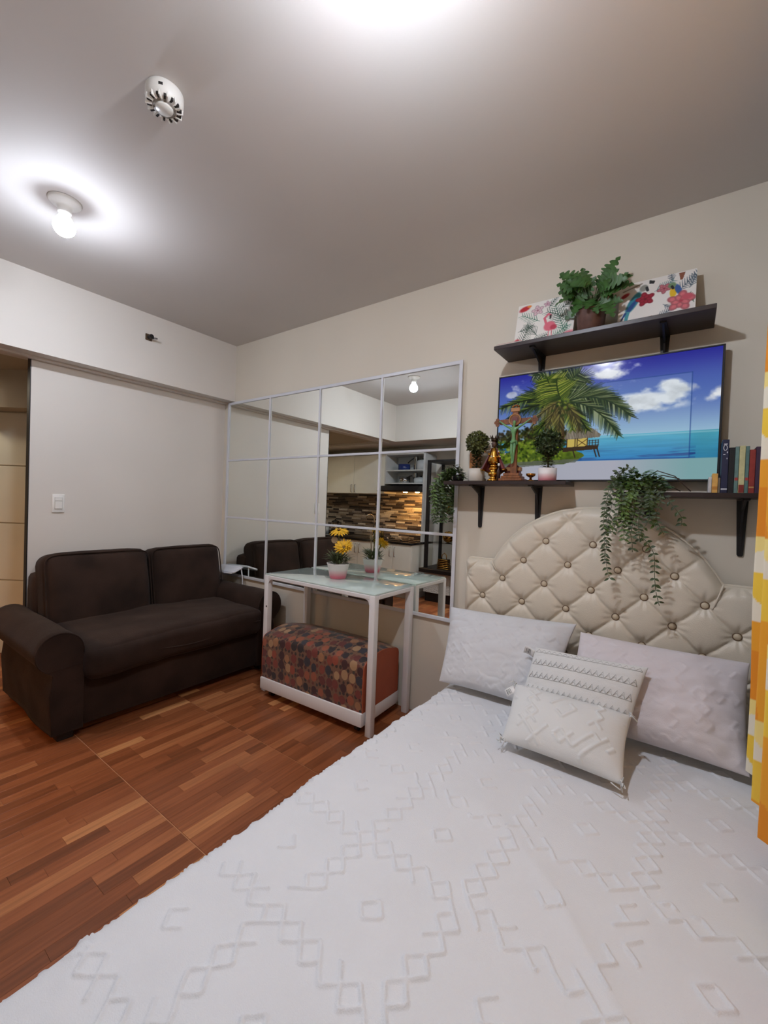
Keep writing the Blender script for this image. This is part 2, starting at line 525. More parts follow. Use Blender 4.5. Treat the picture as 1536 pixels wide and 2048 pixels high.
t = thing('hall_downlight', 'round recessed downlight in the low hall ceiling', 'lamp', (-1.0, -1.8, ZB + 0.03))
ob('trim_ring', lathem([(0.050, -0.0005), (0.066, -0.0005), (0.064, -0.008), (0.052, -0.010), (0.050, -0.004)], (-1.0, -1.8, ZB + 0.03), 24), M_PLASTIC, t)
ob('lens', lathem([(0.0, -0.0008), (0.0495, -0.0008), (0.0495, -0.004), (0.0, -0.005)], (-1.0, -1.8, ZB + 0.03), 16), emissive('lit_downlight', (255, 240, 214), HALL_LAMP), t)

t = thing('smoke_detector', 'round white slotted smoke detector on the ceiling', 'smoke detector', (1.88, -1.475, H))
ob('body', lathem([(0.0, 0.0), (0.052, 0.0), (0.055, -0.004), (0.055, -0.03), (0.05, -0.042), (0.042, -0.05), (0.0, -0.05)], (1.88, -1.475, H), 40), M_PLASTIC, t)
ob('slot_ring', lathem([(0.0, -0.0502), (0.034, -0.0502), (0.034, -0.051), (0.0, -0.051)], (1.88, -1.475, H), 32), mat('detector_grey', (150, 144, 136), 0.6), t)
M_SLOT = mat('dark_slot', (40, 36, 34), 0.8)
for k in range(14):
    a = 2 * PI * k / 14
    w = Matrix.Translation((1.88, -1.475, H)) @ Matrix.Rotation(a, 4, 'Z')
    ob('slot', boxm(0.036, 0.0495, -0.003, 0.003, -0.0510, -0.040), M_SLOT, t, w)
    ob('rib', boxm(0.034, 0.053, 0.0055, 0.0085, -0.053, -0.038), M_PLASTIC, t, w)
ob('centre_cap', lathem([(0.0, -0.051), (0.026, -0.051), (0.024, -0.056), (0.0, -0.056)], (1.88, -1.475, H), 32), M_PLASTIC, t)
ob('indicator', boxm(-0.006, 0.006, -0.0556, -0.0545, -0.026, -0.018), M_SLOT, t, Matrix.Translation((1.88, -1.475, H)) @ Matrix.Rotation(0.9, 4, 'Z'))

t = thing('wall_bracket_stub', 'small dark metal fitting on the beam high above the sofa', 'fitting', (0.1428, -0.71, 2.333))
ob('plate', boxm(0.1430, 0.150, -0.735, -0.69, 2.31, 2.355, 0.003, 1), mat('rusty_metal', (96, 78, 62), 0.5, metal=0.6, var=0.3, scale=60), t)
bm = BM(); cyl(bm, (0.150, -0.712, 2.333), (0.185, -0.712, 2.33), 0.013, 0.010, 10); cyl(bm, (0.185, -0.712, 2.33), (0.19, -0.712, 2.33), 0.016, 0.016, 10)
ob('nozzle', fin(bm), M_BLACK, t)
ob('tip', boxm(0.165, 0.20, -0.695, -0.675, 2.318, 2.328, 0.002, 1), M_CHROME, t)

t = thing('light_switch', 'white rectangular light switch on the wall left of the sofa', 'light switch', (0.0, -1.175, 1.147))
ob('plate', boxm(0.0005, 0.008, -1.208, -1.141, 1.088, 1.205, 0.003, 2), M_PLASTIC, t)
ob('inner_frame', boxm(0.008, 0.0095, -1.196, -1.153, 1.108, 1.185, 0.0006, 1), mat('switch_shade', (200, 198, 192), 0.4), t)
ob('rocker', boxm(0.0095, 0.013, -1.193, -1.156, 1.112, 1.160, 0.0012, 1), M_PLASTIC, t)
ob('rocker', boxm(0.0095, 0.0125, -1.193, -1.156, 1.163, 1.182, 0.0012, 1), M_PLASTIC, t)

# ================================================================== SOFA
sofa = thing('sofa', 'dark brown suede two-seat sofa with rolled arms against the wall', 'sofa', (0.45, -0.76, 0))
def arm_profile(cy, cz, r, yi, yo, s):
    """s=-1 roll to -y; returns yz polygon: upright panel topped by an outward roll"""
    pts = []
    # roll from the inner top round over the outer side to the neck
    for k in range(19):
        a = math.radians(-8 + k * (228 / 18))
        pts.append((cy - s * math.cos(a) * r, cz + math.sin(a) * r))
    pts.append((yo, cz - r - 0.005)); pts.append((yo + s * 0.012, 0.24)); pts.append((yo, 0.04)); pts.append((yi, 0.04)); pts.append((yi, cz - 0.04))
    return pts
def arm_mesh(cy, cz, r, yi, yo, s, x0, x1, seed):
    prof = np.array(arm_profile(cy, cz, r, yi, yo, s))
    # resample finer on the outer side
    pr = []
    for a, b_ in zip(prof, np.roll(prof, -1, 0)):
        n = max(1, int(np.linalg.norm(b_ - a) / 0.03))
        for k in range(n): pr.append(a + (b_ - a) * k / n)
    pr = np.array(pr)
    bm = BM()
    xs = [x0] + list(np.linspace(x0 + 0.012, x1 - 0.012, 26)) + [x1]
    cen = np.array([(yi + yo) / 2, cz * 0.6])
    rings = []
    for i, x in enumerate(xs):
        k = 0.968 if i in (0, len(xs) - 1) else 1.0
        ring = []
        for p in pr:
            q = cen + (p - cen) * k
            d = (fbm(x * 7 + 3, q[0] * 5 + q[1] * 9, seed) - 0.47) * 0.022
            outer = 1.0 if (q[1] < cz - r * 0.3 and abs(q[0] - yo) < abs(q[0] - yi)) else 0.35
            if i in (0, len(xs) - 1): outer = 0
            n = (q - cen) / (np.linalg.norm(q - cen) + 1e-6)
            q = q + n * d * outer
            ring.append(bm.verts.new((x, q[0], q[1])))
        rings.append(ring)
    n = len(pr)
    for A, B in zip(rings, rings[1:]):
        for k in range(n): bm.faces.new((A[k], A[(k + 1) % n], B[(k + 1) % n], B[k]))
    bm.faces.new(rings[0][::-1]); bm.faces.new(rings[-1])
    me = fin(bm, True)
    for p in me.polygons:
        if len(p.vertices) > 4: p.use_smooth = False
    return me, pr
for (cy, cz, r, yi, yo, s, seed) in ((-1.405, 0.445, 0.098, -1.303, -1.435, -1, 2), (-0.152, 0.462, 0.098, -0.250, -0.122, 1, 8)):
    me, pr = arm_mesh(cy, cz, r, yi, yo, s, 0.03, 0.862, seed)
    a = ob('armrest', me, M_SOFA, sofa)
    cen = np.array([(yi + yo) / 2, cz * 0.6])
    top = [cen + (p - cen) * 0.985 for p in pr if p[1] > cz - r * 0.95]
    ob('piping', tubem([(0.858, q[0], q[1]) for q in top], 0.005, 6), M_SOFA, a)
ob('base_panel', boxm(0.10, 0.835, -1.300, -0.235, 0.045, 0.315, 0.008, 2), M_SOFA, sofa)
ob('back_frame', rounded(0.02, 0.17, -1.335, -0.155, 0.05, 0.735, 0.045, 8, noise=0.01, seed=4), M_SOFA, sofa)
sc = ob('seat_cushion', rounded(0.20, 0.905, -1.306, -0.232, 0.285, 0.455, 0.05, 22, (0.012, 0, 0.022), noise=0.03, seed=3, f=5), M_SOFA, sofa)
pts = [(0.908, -1.27 + 1.0 * k / 30, 0.375 + 0.012 * math.sin(k * 0.3) - 0.02 * math.sin(PI * k / 30)) for k in range(31)]
ob('piping', tubem(pts, 0.004, 6), M_SOFA, sc)
for (ya, yb) in ((-1.315, -0.712), (-0.708, -0.170)):
    w = Matrix.Translation((0.27, (ya + yb) / 2, 0.36)) @ Matrix.Rotation(math.radians(-11), 4, 'Y') @ Matrix.Translation((-0.27, -(ya + yb) / 2, -0.36))
    bc = ob('back_cushion', rounded(0.155, 0.345, ya, yb, 0.36, 0.85, 0.06, 14, (0.03, 0.0, 0.01), noise=0.014, seed=int(-ya * 10), f=6), M_SOFA, sofa, w)
    yc = (ya + yb) / 2; hy = (yb - ya) / 2 - 0.006; hz = 0.236
    loop = []
    for k in range(48):
        a = 2 * PI * k / 48; ca, sa = math.cos(a), math.sin(a)
        loop.append((0.333, yc + math.copysign(abs(ca) ** 0.22, ca) * hy, 0.605 + math.copysign(abs(sa) ** 0.22, sa) * hz))
    ob('piping', tubem(loop, 0.0045, 6, True), M_SOFA, bc, w)
for (x, y) in ((0.80, -1.37), (0.80, -0.17), (0.08, -1.37), (0.08, -0.17)):
    ob('foot', boxm(x - 0.035, x + 0.035, y - 0.035, y + 0.035, 0.0, 0.045, 0.004, 1), M_BLACK, sofa)

# folded white tray table standing between sofa arm and mirror
t = thing('folding_tray', 'small grey-white folding tray table tucked between sofa arm and mirror', 'tray table', (0.25, -0.06, 0))
trm = mat('pale_grey_vinyl', (212, 214, 220), 0.4, var=0.05)
w = Matrix.Translation((0.24, -0.085, 0.642)) @ Matrix.Rotation(math.radians(-3), 4, 'Y') @ Matrix.Rotation(math.radians(20), 4, 'X')
ob('tray_top', rounded(-0.16, 0.13, -0.055, 0.055, -0.009, 0.009, 0.008, 6), trm, t, w)
ob('rim', tubem([(-0.16, -0.056, -0.004), (0.12, -0.056, -0.004), (0.132, -0.03, -0.004), (0.132, 0.03, -0.004), (0.12, 0.056, -0.004), (-0.16, 0.056, -0.004)], 0.006, 6, True), M_ALU, t, w)
ob('leg', tubem([(0.362, -0.05, 0.662), (0.375, -0.043, 0.58), (0.40, -0.040, 0.0)], 0.005, 8), M_ALU, t)
ob('leg', tubem([(0.09, -0.05, 0.60), (0.10, -0.042, 0.50), (0.11, -0.040, 0.0)], 0.005, 8), M_ALU, t)

# ================================================================== GLASS TABLE
TX0, TX1, TD, TZ = 1.1063, 1.9897, 0.4071, 0.75
M_TGLASS, _nt, _b = nmat('white_backed_glass')
_nz = _nt.nodes.new('ShaderNodeTexNoise'); _nz.inputs['Scale'].default_value = 5
_rp = _nt.nodes.new('ShaderNodeValToRGB'); _rp.color_ramp.elements[0].color = rgb(196, 212, 204); _rp.color_ramp.elements[1].color = rgb(206, 220, 213)
_nt.links.new(_nz.outputs['Fac'], _rp.inputs[0]); _nt.links.new(_rp.outputs[0], _b.inputs['Base Color'])
_b.inputs['Roughness'].default_value = 0.03; _b.inputs['IOR'].default_value = 1.6; _b.inputs['Coat Weight'].default_value = 0.6; _b.inputs['Coat Roughness'].default_value = 0.02
table = thing('glass_table', 'white metal table with pale glass top pushed against the mirror', 'table', ((TX0 + TX1) / 2, -TD / 2, 0))
YB = -0.026
LW = 0.037
for x in (TX0, TX1 - LW):
    for y in (-TD, YB - LW):
        ob('leg', boxm(x, x + LW, y, y + LW, 0.0, TZ - 0.009, 0.003, 2), M_WHITE, table)
for y in (-TD, YB - 0.03):
    ob('rail', boxm(TX0 + LW, TX1 - LW, y, y + 0.03, TZ - 0.032, TZ - 0.009, 0.003, 1), M_WHITE, table)
for x in (TX0, TX1 - 0.03):
    ob('rail', boxm(x, x + 0.03, -TD + LW, YB - LW, TZ - 0.032, TZ - 0.009, 0.003, 1), M_WHITE, table)
for (x, s) in ((TX0 + LW, 1), (TX1 - LW, -1)):
    ob('corner_gusset', prismm([(x, TZ - 0.032), (x + s * 0.03, TZ - 0.032), (x + s * 0.010, TZ - 0.039), (x, TZ - 0.06)], 'y', -TD + 0.002, -TD + 0.028), M_WHITE, table)
ob('glass_top', boxm(TX0 + 0.004, TX1 - 0.004, -TD + 0.004, YB - 0.002, TZ - 0.0088, TZ, 0.002, 2), M_TGLASS, table)
bm = BM(); cyl(bm, (TX0 + LW * 0.8, -TD - 0.0005, 0.545), (TX0 + LW * 0.8, -TD - 0.003, 0.545), 0.005, 0.005, 10)
ob('screw_hole', fin(bm), M_BLACK, table)

# ================================================================== FLOWER POT ON THE TABLE
def grad_pot_mat(name, z0, z1, top, bot, mid=0.5):
    if name in MATS: return MATS[name]
    m, nt, b = nmat(name)
    N = nt.nodes; L = nt.links
    g = N.new('ShaderNodeNewGeometry'); sp = N.new('ShaderNodeSeparateXYZ'); L.new(g.outputs['Position'], sp.inputs[0])
    mr = N.new('ShaderNodeMapRange'); mr.inputs['From Min'].default_value = z0; mr.inputs['From Max'].default_value = z1
    nz = N.new('ShaderNodeTexNoise'); nz.inputs['Scale'].default_value = 60
    ma = N.new('ShaderNodeMath'); ma.operation = 'MULTIPLY_ADD'; ma.inputs[1].default_value = 0.12
    L.new(sp.outputs[2], mr.inputs['Value']); L.new(nz.outputs['Fac'], ma.inputs[0]); L.new(mr.outputs[0], ma.inputs[2])
    r = N.new('ShaderNodeValToRGB'); r.color_ramp.elements[0].position = mid - 0.28; r.color_ramp.elements[0].color = rgb(*bot)
    r.color_ramp.elements[1].position = mid + 0.22; r.color_ramp.elements[1].color = rgb(*top)
    L.new(ma.outputs[0], r.inputs[0]); L.new(r.outputs[0], b.inputs['Base Color'])
    b.inputs['Roughness'].default_value = 0.4
    MATS[name] = m
    return m

def rv(a=1.0):
    return Vector((random.gauss(0, a), random.gauss(0, a), random.gauss(0, a)))

def leaf(bm, base, d, up, L, W, fold=0.25, tip=0.35, segs=3):
    """pointed leaf blade from base along d"""
    d = Vector(d).normalized(); up = Vector(up)
    s = d.cross(up)
    if s.length < 1e-4: s = d.orthogonal()
    s.normalize(); n = s.cross(d)
    base = Vector(base)
    mid = []; lft = []; rgt = []
    for k in range(segs + 2):
        t = k / (segs + 1)
        w = W * 0.5 * (math.sin(PI * min(1, t ** 0.8)) if 0 < t < 1 else 0)
        p = base + d * (L * t) - n * (tip * L * t * t * 0.5)
        mid.append(bm.verts.new(p))
        if 0 < k < segs + 1:
            lft.append(bm.verts.new(p - s * w + n * w * fold)); rgt.append(bm.verts.new(p + s * w + n * w * fold))
    bm.faces.new((mid[0], mid[1], lft[0])); bm.faces.new((mid[0], rgt[0], mid[1]))
    for k in range(segs - 1):
        bm.faces.new((mid[k + 1], mid[k + 2], lft[k + 1], lft[k])); bm.faces.new((mid[k + 1], rgt[k], rgt[k + 1], mid[k + 2]))
    bm.faces.new((mid[segs], mid[segs + 1], lft[segs - 1])); bm.faces.new((mid[segs], rgt[segs - 1], mid[segs + 1]))

FX, FY, FZ = 1.535, -0.19, TZ + 0.0005
t = thing('flower_pot', 'white and pink pot of yellow flowers on the glass table', 'potted plant', (FX, FY, FZ))
ob('pot', lathem([(0.0, 0.0), (0.046, 0.0), (0.050, 0.006), (0.068, 0.088), (0.072, 0.094), (0.066, 0.094), (0.060, 0.084), (0.0, 0.082)], (FX, FY, FZ), 36), grad_pot_mat('pot_pink_fade', FZ, FZ + 0.094, (228, 222, 218), (214, 110, 128), 0.48), t)
bm = BM()
for k in range(170):
    a = random.uniform(0, 2 * PI); r0 = random.uniform(0, 0.05)
    b0 = Vector((FX + math.cos(a) * r0, FY + math.sin(a) * r0, FZ + 0.085 + random.uniform(0, 0.05)))
    d = Vector((math.cos(a) * random.uniform(0.3, 1.0), math.sin(a) * random.uniform(0.3, 1.0), random.uniform(0.1, 1.0)))
    leaf(bm, b0, d, (0, 0, 1), random.uniform(0.035, 0.07), random.uniform(0.008, 0.016), segs=2)
ob('foliage', fin(bm, recalc=False), mat('grey_green_leaf', (88, 98, 62), 0.6, var=0.5, scale=50), t)
M_PETAL = mat('yellow_petal', (232, 180, 36), 0.6, var=0.25, scale=60)
for (c, R, n, flat, tilt) in (((1.535, -0.195, 1.045), 0.058, 22, 0.15, Vector((0.1, -0.35, 0.92))), ((1.590, -0.205, 0.945), 0.056, 60, 0.6, Vector((0.15, -0.6, 0.75)))):
    q = tilt.to_track_quat('Z', 'Y'); c = Vector(c)
    bm = BM()
    for k in range(n):
        a = k * 2.39996; e = flat * (1 - k / n) * 1.6 + 0.05
        d = q @ Vector((math.cos(a), math.sin(a), e - (0.25 if flat < 0.3 else 0.1)))
        leaf(bm, c + q @ Vector((math.cos(a) * 0.006, math.sin(a) * 0.006, 0)), d, q @ Vector((0, 0, 1)), R * random.uniform(0.8, 1.1), 0.019, segs=2, tip=0.3)
    f = ob('flower', fin(bm, recalc=False), M_PETAL, t)
    ob('flower_centre', lathem([(0.0, 0.004), (0.011, 0.004), (0.009, 0.012), (0.0, 0.014)], c, 12), mat('ochre_flower_centre', (150, 110, 30), 0.8), f)
    ob('stem', tubem([c, c.lerp(Vector((FX, FY, FZ + 0.08)), 0.5) + Vector((0.006, 0, 0)), (FX, FY, FZ + 0.08)], 0.0035, 6), mat('green_stem', (92, 96, 52), 0.7), t)
bm = BM()
q = Vector((0.35, -0.93, 0.1)).to_track_quat('Z', 'Y')
cyl(bm, Vector((1.508, -0.20, 0.985)), Vector((1.508, -0.20, 0.985)) + q @ Vector((0, 0, 0.004)), 0.021, 0.021, 20)
d = ob('wooden_disc', fin(bm), mat('disc_wood', (150, 128, 96), 0.7), t)
ob('stick', tubem([(1.51, -0.195, 0.975), (1.524, -0.19, FZ + 0.07)], 0.0035, 6), mat('disc_wood', (150, 128, 96), 0.7), t)

# ================================================================== OTTOMAN
def ottoman_mat():
    m, nt, b = nmat('oval_dot_upholstery')
    N = nt.nodes; L = nt.links
    at = N.new('ShaderNodeAttribute'); at.attribute_name = 'St'
    def layer(scale, off, rad, cols, seed):
        mp = N.new('ShaderNodeMapping'); mp.inputs['Scale'].default_value = (scale, scale * 0.86, 1); mp.inputs['Location'].default_value = (off, off * 1.7, 0)
        L.new(at.outputs['Vector'], mp.inputs[0])
        v = N.new('ShaderNodeTexVoronoi'); v.voronoi_dimensions = '2D'; v.inputs['Scale'].default_value = 1.0; v.inputs['Randomness'].default_value = 0.42
        L.new(mp.outputs[0], v.inputs['Vector'])
        sp = N.new('ShaderNodeSeparateColor'); L.new(v.outputs['Color'], sp.inputs[0])
        ra = N.new('ShaderNodeMath'); ra.operation = 'MULTIPLY_ADD'; ra.inputs[1].default_value = 0.10; ra.inputs[2].default_value = rad; L.new(sp.outputs[1], ra.inputs[0])
        lt = N.new('ShaderNodeMath'); lt.operation = 'LESS_THAN'; L.new(v.outputs['Distance'], lt.inputs[0]); L.new(ra.outputs[0], lt.inputs[1])
        cr = N.new('ShaderNodeValToRGB'); cr.color_ramp.interpolation = 'CONSTANT'
        e = cr.color_ramp.elements
        e[0].position = 0; e[0].color = rgb(*cols[0]); e[1].position = 1.0 / len(cols); e[1].color = rgb(*cols[1])
        for k in range(2, len(cols)):
            x = e.new(k / len(cols)); x.color = rgb(*cols[k])
        L.new(sp.outputs[0], cr.inputs[0])
        return lt.outputs[0], cr.outputs[0]
    m1, c1 = layer(19, 0.3, 0.36, [(140, 64, 42), (36, 26, 28), (150, 104, 68), (112, 46, 36), (44, 42, 50), (146, 78, 50), (58, 24, 24), (126, 56, 40), (160, 124, 88), (96, 40, 34)], 0)
    m2, c2 = layer(36, 4.7, 0.26, [(70, 28, 26), (50, 34, 28), (100, 48, 36), (60, 50, 44)], 1)
    mx = N.new('ShaderNodeMix'); mx.data_type = 'RGBA'; mx.inputs['A'].default_value = rgb(112, 78, 56)
    L.new(m2, mx.inputs['Factor']); L.new(c2, mx.inputs['B'])
    mx2 = N.new('ShaderNodeMix'); mx2.data_type = 'RGBA'
    L.new(m1, mx2.inputs['Factor']); L.new(mx.outputs['Result'], mx2.inputs['A']); L.new(c1, mx2.inputs['B'])
    L.new(mx2.outputs['Result'], b.inputs['Base Color'])
    b.inputs['Roughness'].default_value = 0.7; b.inputs['Sheen Weight'].default_value = 0.2
    bp = N.new('ShaderNodeBump'); bp.inputs['Strength'].default_value = 0.4; bp.inputs['Distance'].default_value = 0.002
    L.new(m1, bp.inputs['Height']); L.new(bp.outputs[0], b.inputs['Normal'])
    return m
OW = Matrix.Translation((1.548, -0.262, 0)) @ Matrix.Rotation(math.radians(2.6), 4, 'Z')
ott = thing('ottoman', 'dotted fabric ottoman with rust ends on a white wheeled base under the glass table', 'ottoman', (1.548, -0.262, 0))
OL, OD = 0.383, 0.178
# dotted band: front, top, back
prof = [(-OD, 0.122)]
for k in range(7): prof.append((-OD - 0.004 * math.sin(PI * k / 6), 0.13 + 0.22 * k / 6))
for k in range(1, 7):
    a = PI - PI / 2 * k / 6; prof.append((-OD + 0.04 + 0.04 * math.cos(a), 0.352 + 0.04 * math.sin(a)))
for k in range(1, 9): prof.append((-OD + 0.04 + (2 * OD - 0.08) * k / 8, 0.392 + 0.024 * math.sin(PI * k / 8)))
for k in range(1, 7):
    a = PI / 2 - PI / 2 * k / 6; prof.append((OD - 0.04 + 0.04 * math.cos(a), 0.352 + 0.04 * math.sin(a)))
prof.append((OD, 0.122))
prof = np.array(prof)
seg = np.concatenate([[0], np.cumsum(np.linalg.norm(np.diff(prof, axis=0), axis=1))])
xs = np.linspace(-OL, OL, 40)
P = np.zeros((40, len(prof), 3)); UVs = np.zeros((40, len(prof), 2))
for i, x in enumerate(xs):
    e = 1 - 0.02 * (abs(x) / OL) ** 8
    P[i, :, 0] = x; P[i, :, 1] = prof[:, 0] * e; P[i, :, 2] = 0.122 + (prof[:, 1] - 0.122) * e + 0.012 * (1 - (x / OL) ** 2) * ((prof[:, 1] - 0.122) / 0.3)
    UVs[i, :, 0] = x; UVs[i, :, 1] = seg
ob('dotted_cover', grid_mesh(P, uv=UVs), ottoman_mat(), ott, OW)
M_RUST = mat('rust_leatherette', (158, 76, 48), 0.5, var=0.06, bump=0.15, bscale=200)
for s in (-1, 1):
    bm = BM()
    pr = [(-OD * 0.98, 0.122)] + [(p[0] * 0.978, 0.122 + (p[1] - 0.122) * 0.978) for p in prof[1:-1]] + [(OD * 0.98, 0.122)]
    prism(bm, pr, 'x', s * (OL - 0.03), s * (OL + 0.006))
    ob('end_panel', fin(bm), M_RUST, ott, OW)
ob('base', boxm(-OL - 0.006, OL + 0.006, -OD - 0.008, OD + 0.008, 0.050, 0.1215, 0.003, 2), M_WHITE, ott, OW)
for sx in (-1, 1):
    for sy in (-1, 1):
        x = sx * (OL - 0.05); y = sy * (OD - 0.045)
        bm = BM(); cyl(bm, (x - 0.01, y, 0.0225), (x + 0.01, y, 0.0225), 0.022, 0.022, 16)
        wv = ob('caster', fin(bm), M_BLACK, ott, OW)
        for da in (-0.015, 0.011):
            ob('fork', prismm([(y - 0.02, 0.0495), (y + 0.02, 0.0495), (y + 0.008, 0.02), (y - 0.008, 0.02)], 'x', x + da, x + da + 0.004), mat('dark_steel', (70, 66, 66), 0.4, metal=0.8), wv, OW)

# ================================================================== BED
BZ = 0.37
BXL, BXR = 2.36, 3.585
bed = thing('bed', 'double bed with tall arched cream tufted headboard', 'bed', (2.95, -1.0, 0))
ob('bed_base', boxm(BXL + 0.03, BXR - 0.03, -2.00, -0.13, 0.0, 0.15, 0.01, 1), M_ESP, bed)
ob('mattress', rounded(BXL + 0.02, BXR - 0.02, -2.03, -0.12, 0.151, BZ - 0.012, 0.04, 8), M_CLOTH, bed)

# headboard: buttoned, pleated upholstery over an arched board
HX0, HX1, HC = 2.325, 3.552, 2.937
def head_top(x):
    d = np.abs(x - HC)
    arch = 0.722 + np.sqrt(np.maximum(0.514 ** 2 - d ** 2, 0))
    sh = 0.952 - 0.03 * np.clip((d - (HX1 - HC - 0.03)) / 0.03, 0, 1) ** 2
    return np.where(d < 0.459, arch, sh)
BX, BZR = 0.2036, 0.1017
B0 = (2.735, 1.0715)
def btn_coords(x, z):
    a = (x - B0[0]) / BX; b_ = (z - B0[1]) / (2 * BZR)
    return a + b_, a - b_
def tuft_h(x, z):
    A, B = btn_coords(x, z)
    fa = np.abs(A - np.round(A)); fb = np.abs(B - np.round(B))
    ra = np.round(A); rb = np.round(B)
    bx = B0[0] + (ra + rb) / 2 * BX; bz = B0[1] + (ra - rb) * BZR
    r = np.hypot(x - bx, z - bz)
    th = np.arctan2(z - bz, x - bx)
    valid = 1.0
    pil = (np.sin(PI * np.clip(fa, 0, .5)) * np.sin(PI * np.clip(fb, 0, .5))) ** 0.3
    crease = np.minimum(np.clip(fa / 0.07, 0, 1), np.clip(fb / 0.07, 0, 1))
    dip = np.exp(-(r / 0.034) ** 1.35)
    folds = np.cos(th * 9 + ra * 2.1 + rb) * np.exp(-((r - 0.03) / 0.022) ** 2) * 0.0022
    g = np.exp(-(r / 0.026) ** 2)
    return (0.017 * pil + 0.005 * crease) * (1 - g) - 0.006 * g + folds
nx, nz = 300, 210
X = np.linspace(HX0, HX1, nx)
P = np.zeros((nx, nz, 3))
for i, x in enumerate(X):
    zt = float(head_top(np.array(x)))
    z = 0.22 + (zt - 0.22) * np.linspace(0, 1, nz)
    h = tuft_h(np.full(nz, x), z)
    # distance to the outline
    dtop = zt - z
    ang = np.clip(abs(x - HC) / 0.514, 0, 0.86) if abs(x - HC) < 0.459 else 0
    dtop = dtop * math.cos(math.asin(ang))
    d = np.minimum(dtop, min(x - HX0, HX1 - x) + 0 * z)
    k = np.clip(d / 0.05, 0, 1); k = np.sqrt(1 - (1 - k) ** 2)
    P[i, :, 0] = x; P[i, :, 2] = z; P[i, :, 1] = -0.036 - 0.030 * k - h * np.clip(k * 1.1, 0, 1)
bm = BM()
head = ob('headboard', grid_mesh(P), M_LEATHER, bed)
# solid board behind
poly = [(HX0 + 0.001, 0.05), (HX1 - 0.001, 0.05)] + [(float(x), float(head_top(np.array(x))) - 0.001) for x in np.linspace(HX1 - 0.001, HX0 + 0.001, 60)]
ob('back_board', prismm(poly, 'y', -0.040, -0.0225), M_LEATHER, head)
pip = [(HX0, -0.04, 0.3)] + [(float(x), -0.036, float(head_top(np.array(x))) + 0.001) for x in np.linspace(HX0 + 0.002, HX1 - 0.002, 90)] + [(HX1, -0.04, 0.3)]
ob('edge_piping', tubem(pip, 0.006, 8), M_LEATHER, head)
# the two raised seams where arch meets shoulder
for s in (-1, 1):
    pts = []
    for k in range(9):
        t_ = k / 8
        pts.append((HC + s * (0.462 - 0.03 * t_), -0.072 - 0.012 * math.sin(PI * t_), 0.957 - 0.10 * t_ if s > 0 else 0.957 - 0.055 * t_))
    ob('seam', tubem(pts, 0.0035, 6), M_LEATHER, head)
M_BTN = mat('button_leatherette', (204, 188, 162), 0.4, var=0.05)
M_BTNR = mat('button_ring_bronze', (116, 92, 68), 0.35, var=0.08)
btn_me = lathem([(0.0, 0.0075), (0.006, 0.007), (0.011, 0.0045), (0.0135, 0.0), (0.0, -0.002)], n=20)
bm = BM(); tube(bm, [(0.0142 * math.cos(2 * PI * k / 20), 0.0142 * math.sin(2 * PI * k / 20), 0.001) for k in range(20)], 0.0019, 6, True); ring_me = fin(bm, True)
for i in range(-4, 8):
    for r in range(0, 7):
        x = B0[0] + (i + 0.5 * (r % 2)) * BX; z = B0[1] - r * BZR
        if abs(x - HC) > 0.56 or z < 0.42: continue
        if z > float(head_top(np.array(x))) - 0.10 and not (r in (0,) and abs(x - HC) < 0.25): continue
        if float(head_top(np.array(x))) - z < 0.07: continue
        yb = -0.0645
        w = Matrix.Translation((x, yb, z)) @ Matrix.Rotation(math.radians(90), 4, 'X')
        b_ = ob('button', btn_me, M_BTN, head, w)
        ob('button_ring', ring_me, M_BTNR, head, w)

# ---- bedspread with chenille stair-step tufting
def tuft_pattern(x, y, s, N, thr, seed, w=0.0055, keep=0.82):
    i = np.floor(x / s); j = np.floor(y / s); fx = x / s - i; fy = y / s - j
    def cls(a, b_):
        # brick offset of the diamonds from row to row
        A = np.abs(np.mod(a, N) - N // 2) + np.abs(np.mod(b_, N) - N // 2)
        return np.searchsorted(thr, A)
    c = cls(i, j)
    h = np.zeros_like(x)
    for (di, dj, d) in ((-1, 0, fx), (1, 0, 1 - fx), (0, -1, fy), (0, 1, 1 - fy)):
        e = cls(i + di, j + dj) != c
        ei = 2 * i + di + 1; ej = 2 * j + dj + 1
        k = _h(ei, ej, seed) < keep
        h = np.maximum(h, np.where(e & k, np.exp(-(d * s / w) ** 4), 0))
    return h
def cloth_wob(x, y, s=0):
    return 0.010 * (fbm(x * 2.2, y * 2.2, s) - 0.47) + 0.005 * (fbm(x * 7, y * 7, s + 4) - 0.47)
RA = 0.05
ys = np.linspace(-2.07, -0.115, 640)
prof = []
for k in range(14): prof.append((BXL - 0.012 * (1 - k / 13), 0.03 + (BZ - RA - 0.03) * k / 13, -1.0, 0.0, 0))
for k in range(1, 10):
    a = PI - PI / 2 * k / 9; prof.append((BXL + RA + RA * math.cos(a), BZ - RA + RA * math.sin(a), math.cos(a), math.sin(a), 1))
nt_ = 370
for k in range(1, nt_): prof.append((BXL + RA + (BXR - BXL - 2 * RA) * k / nt_, BZ, 0.0, 1.0, 1))
for k in range(0, 8):
    a = PI / 2 - PI / 2 * k / 7; prof.append((BXR - RA + RA * math.cos(a), BZ - RA + RA * math.sin(a), math.cos(a), math.sin(a), 1))
for k in range(1, 6): prof.append((BXR, BZ - RA - 0.05 * k, 1.0, 0.0, 0))
prof = np.array(prof)
slen = np.concatenate([[0], np.cumsum(np.hypot(np.diff(prof[:, 0]), np.diff(prof[:, 1])))])
S, Yg = np.meshgrid(slen, ys, indexing='ij')
thr = np.array([0.5, 4.5, 5.5, 9.5])
patx = S + 0.006 * (vn(S * 25, Yg * 25, 3) - 0.5) + 0.02 * (vn(S * 3, Yg * 3, 8) - 0.5)
paty = Yg + 0.006 * (vn(S * 25, Yg * 25, 5) - 0.5) + 0.02 * (vn(S * 3, Yg * 3, 9) - 0.5)
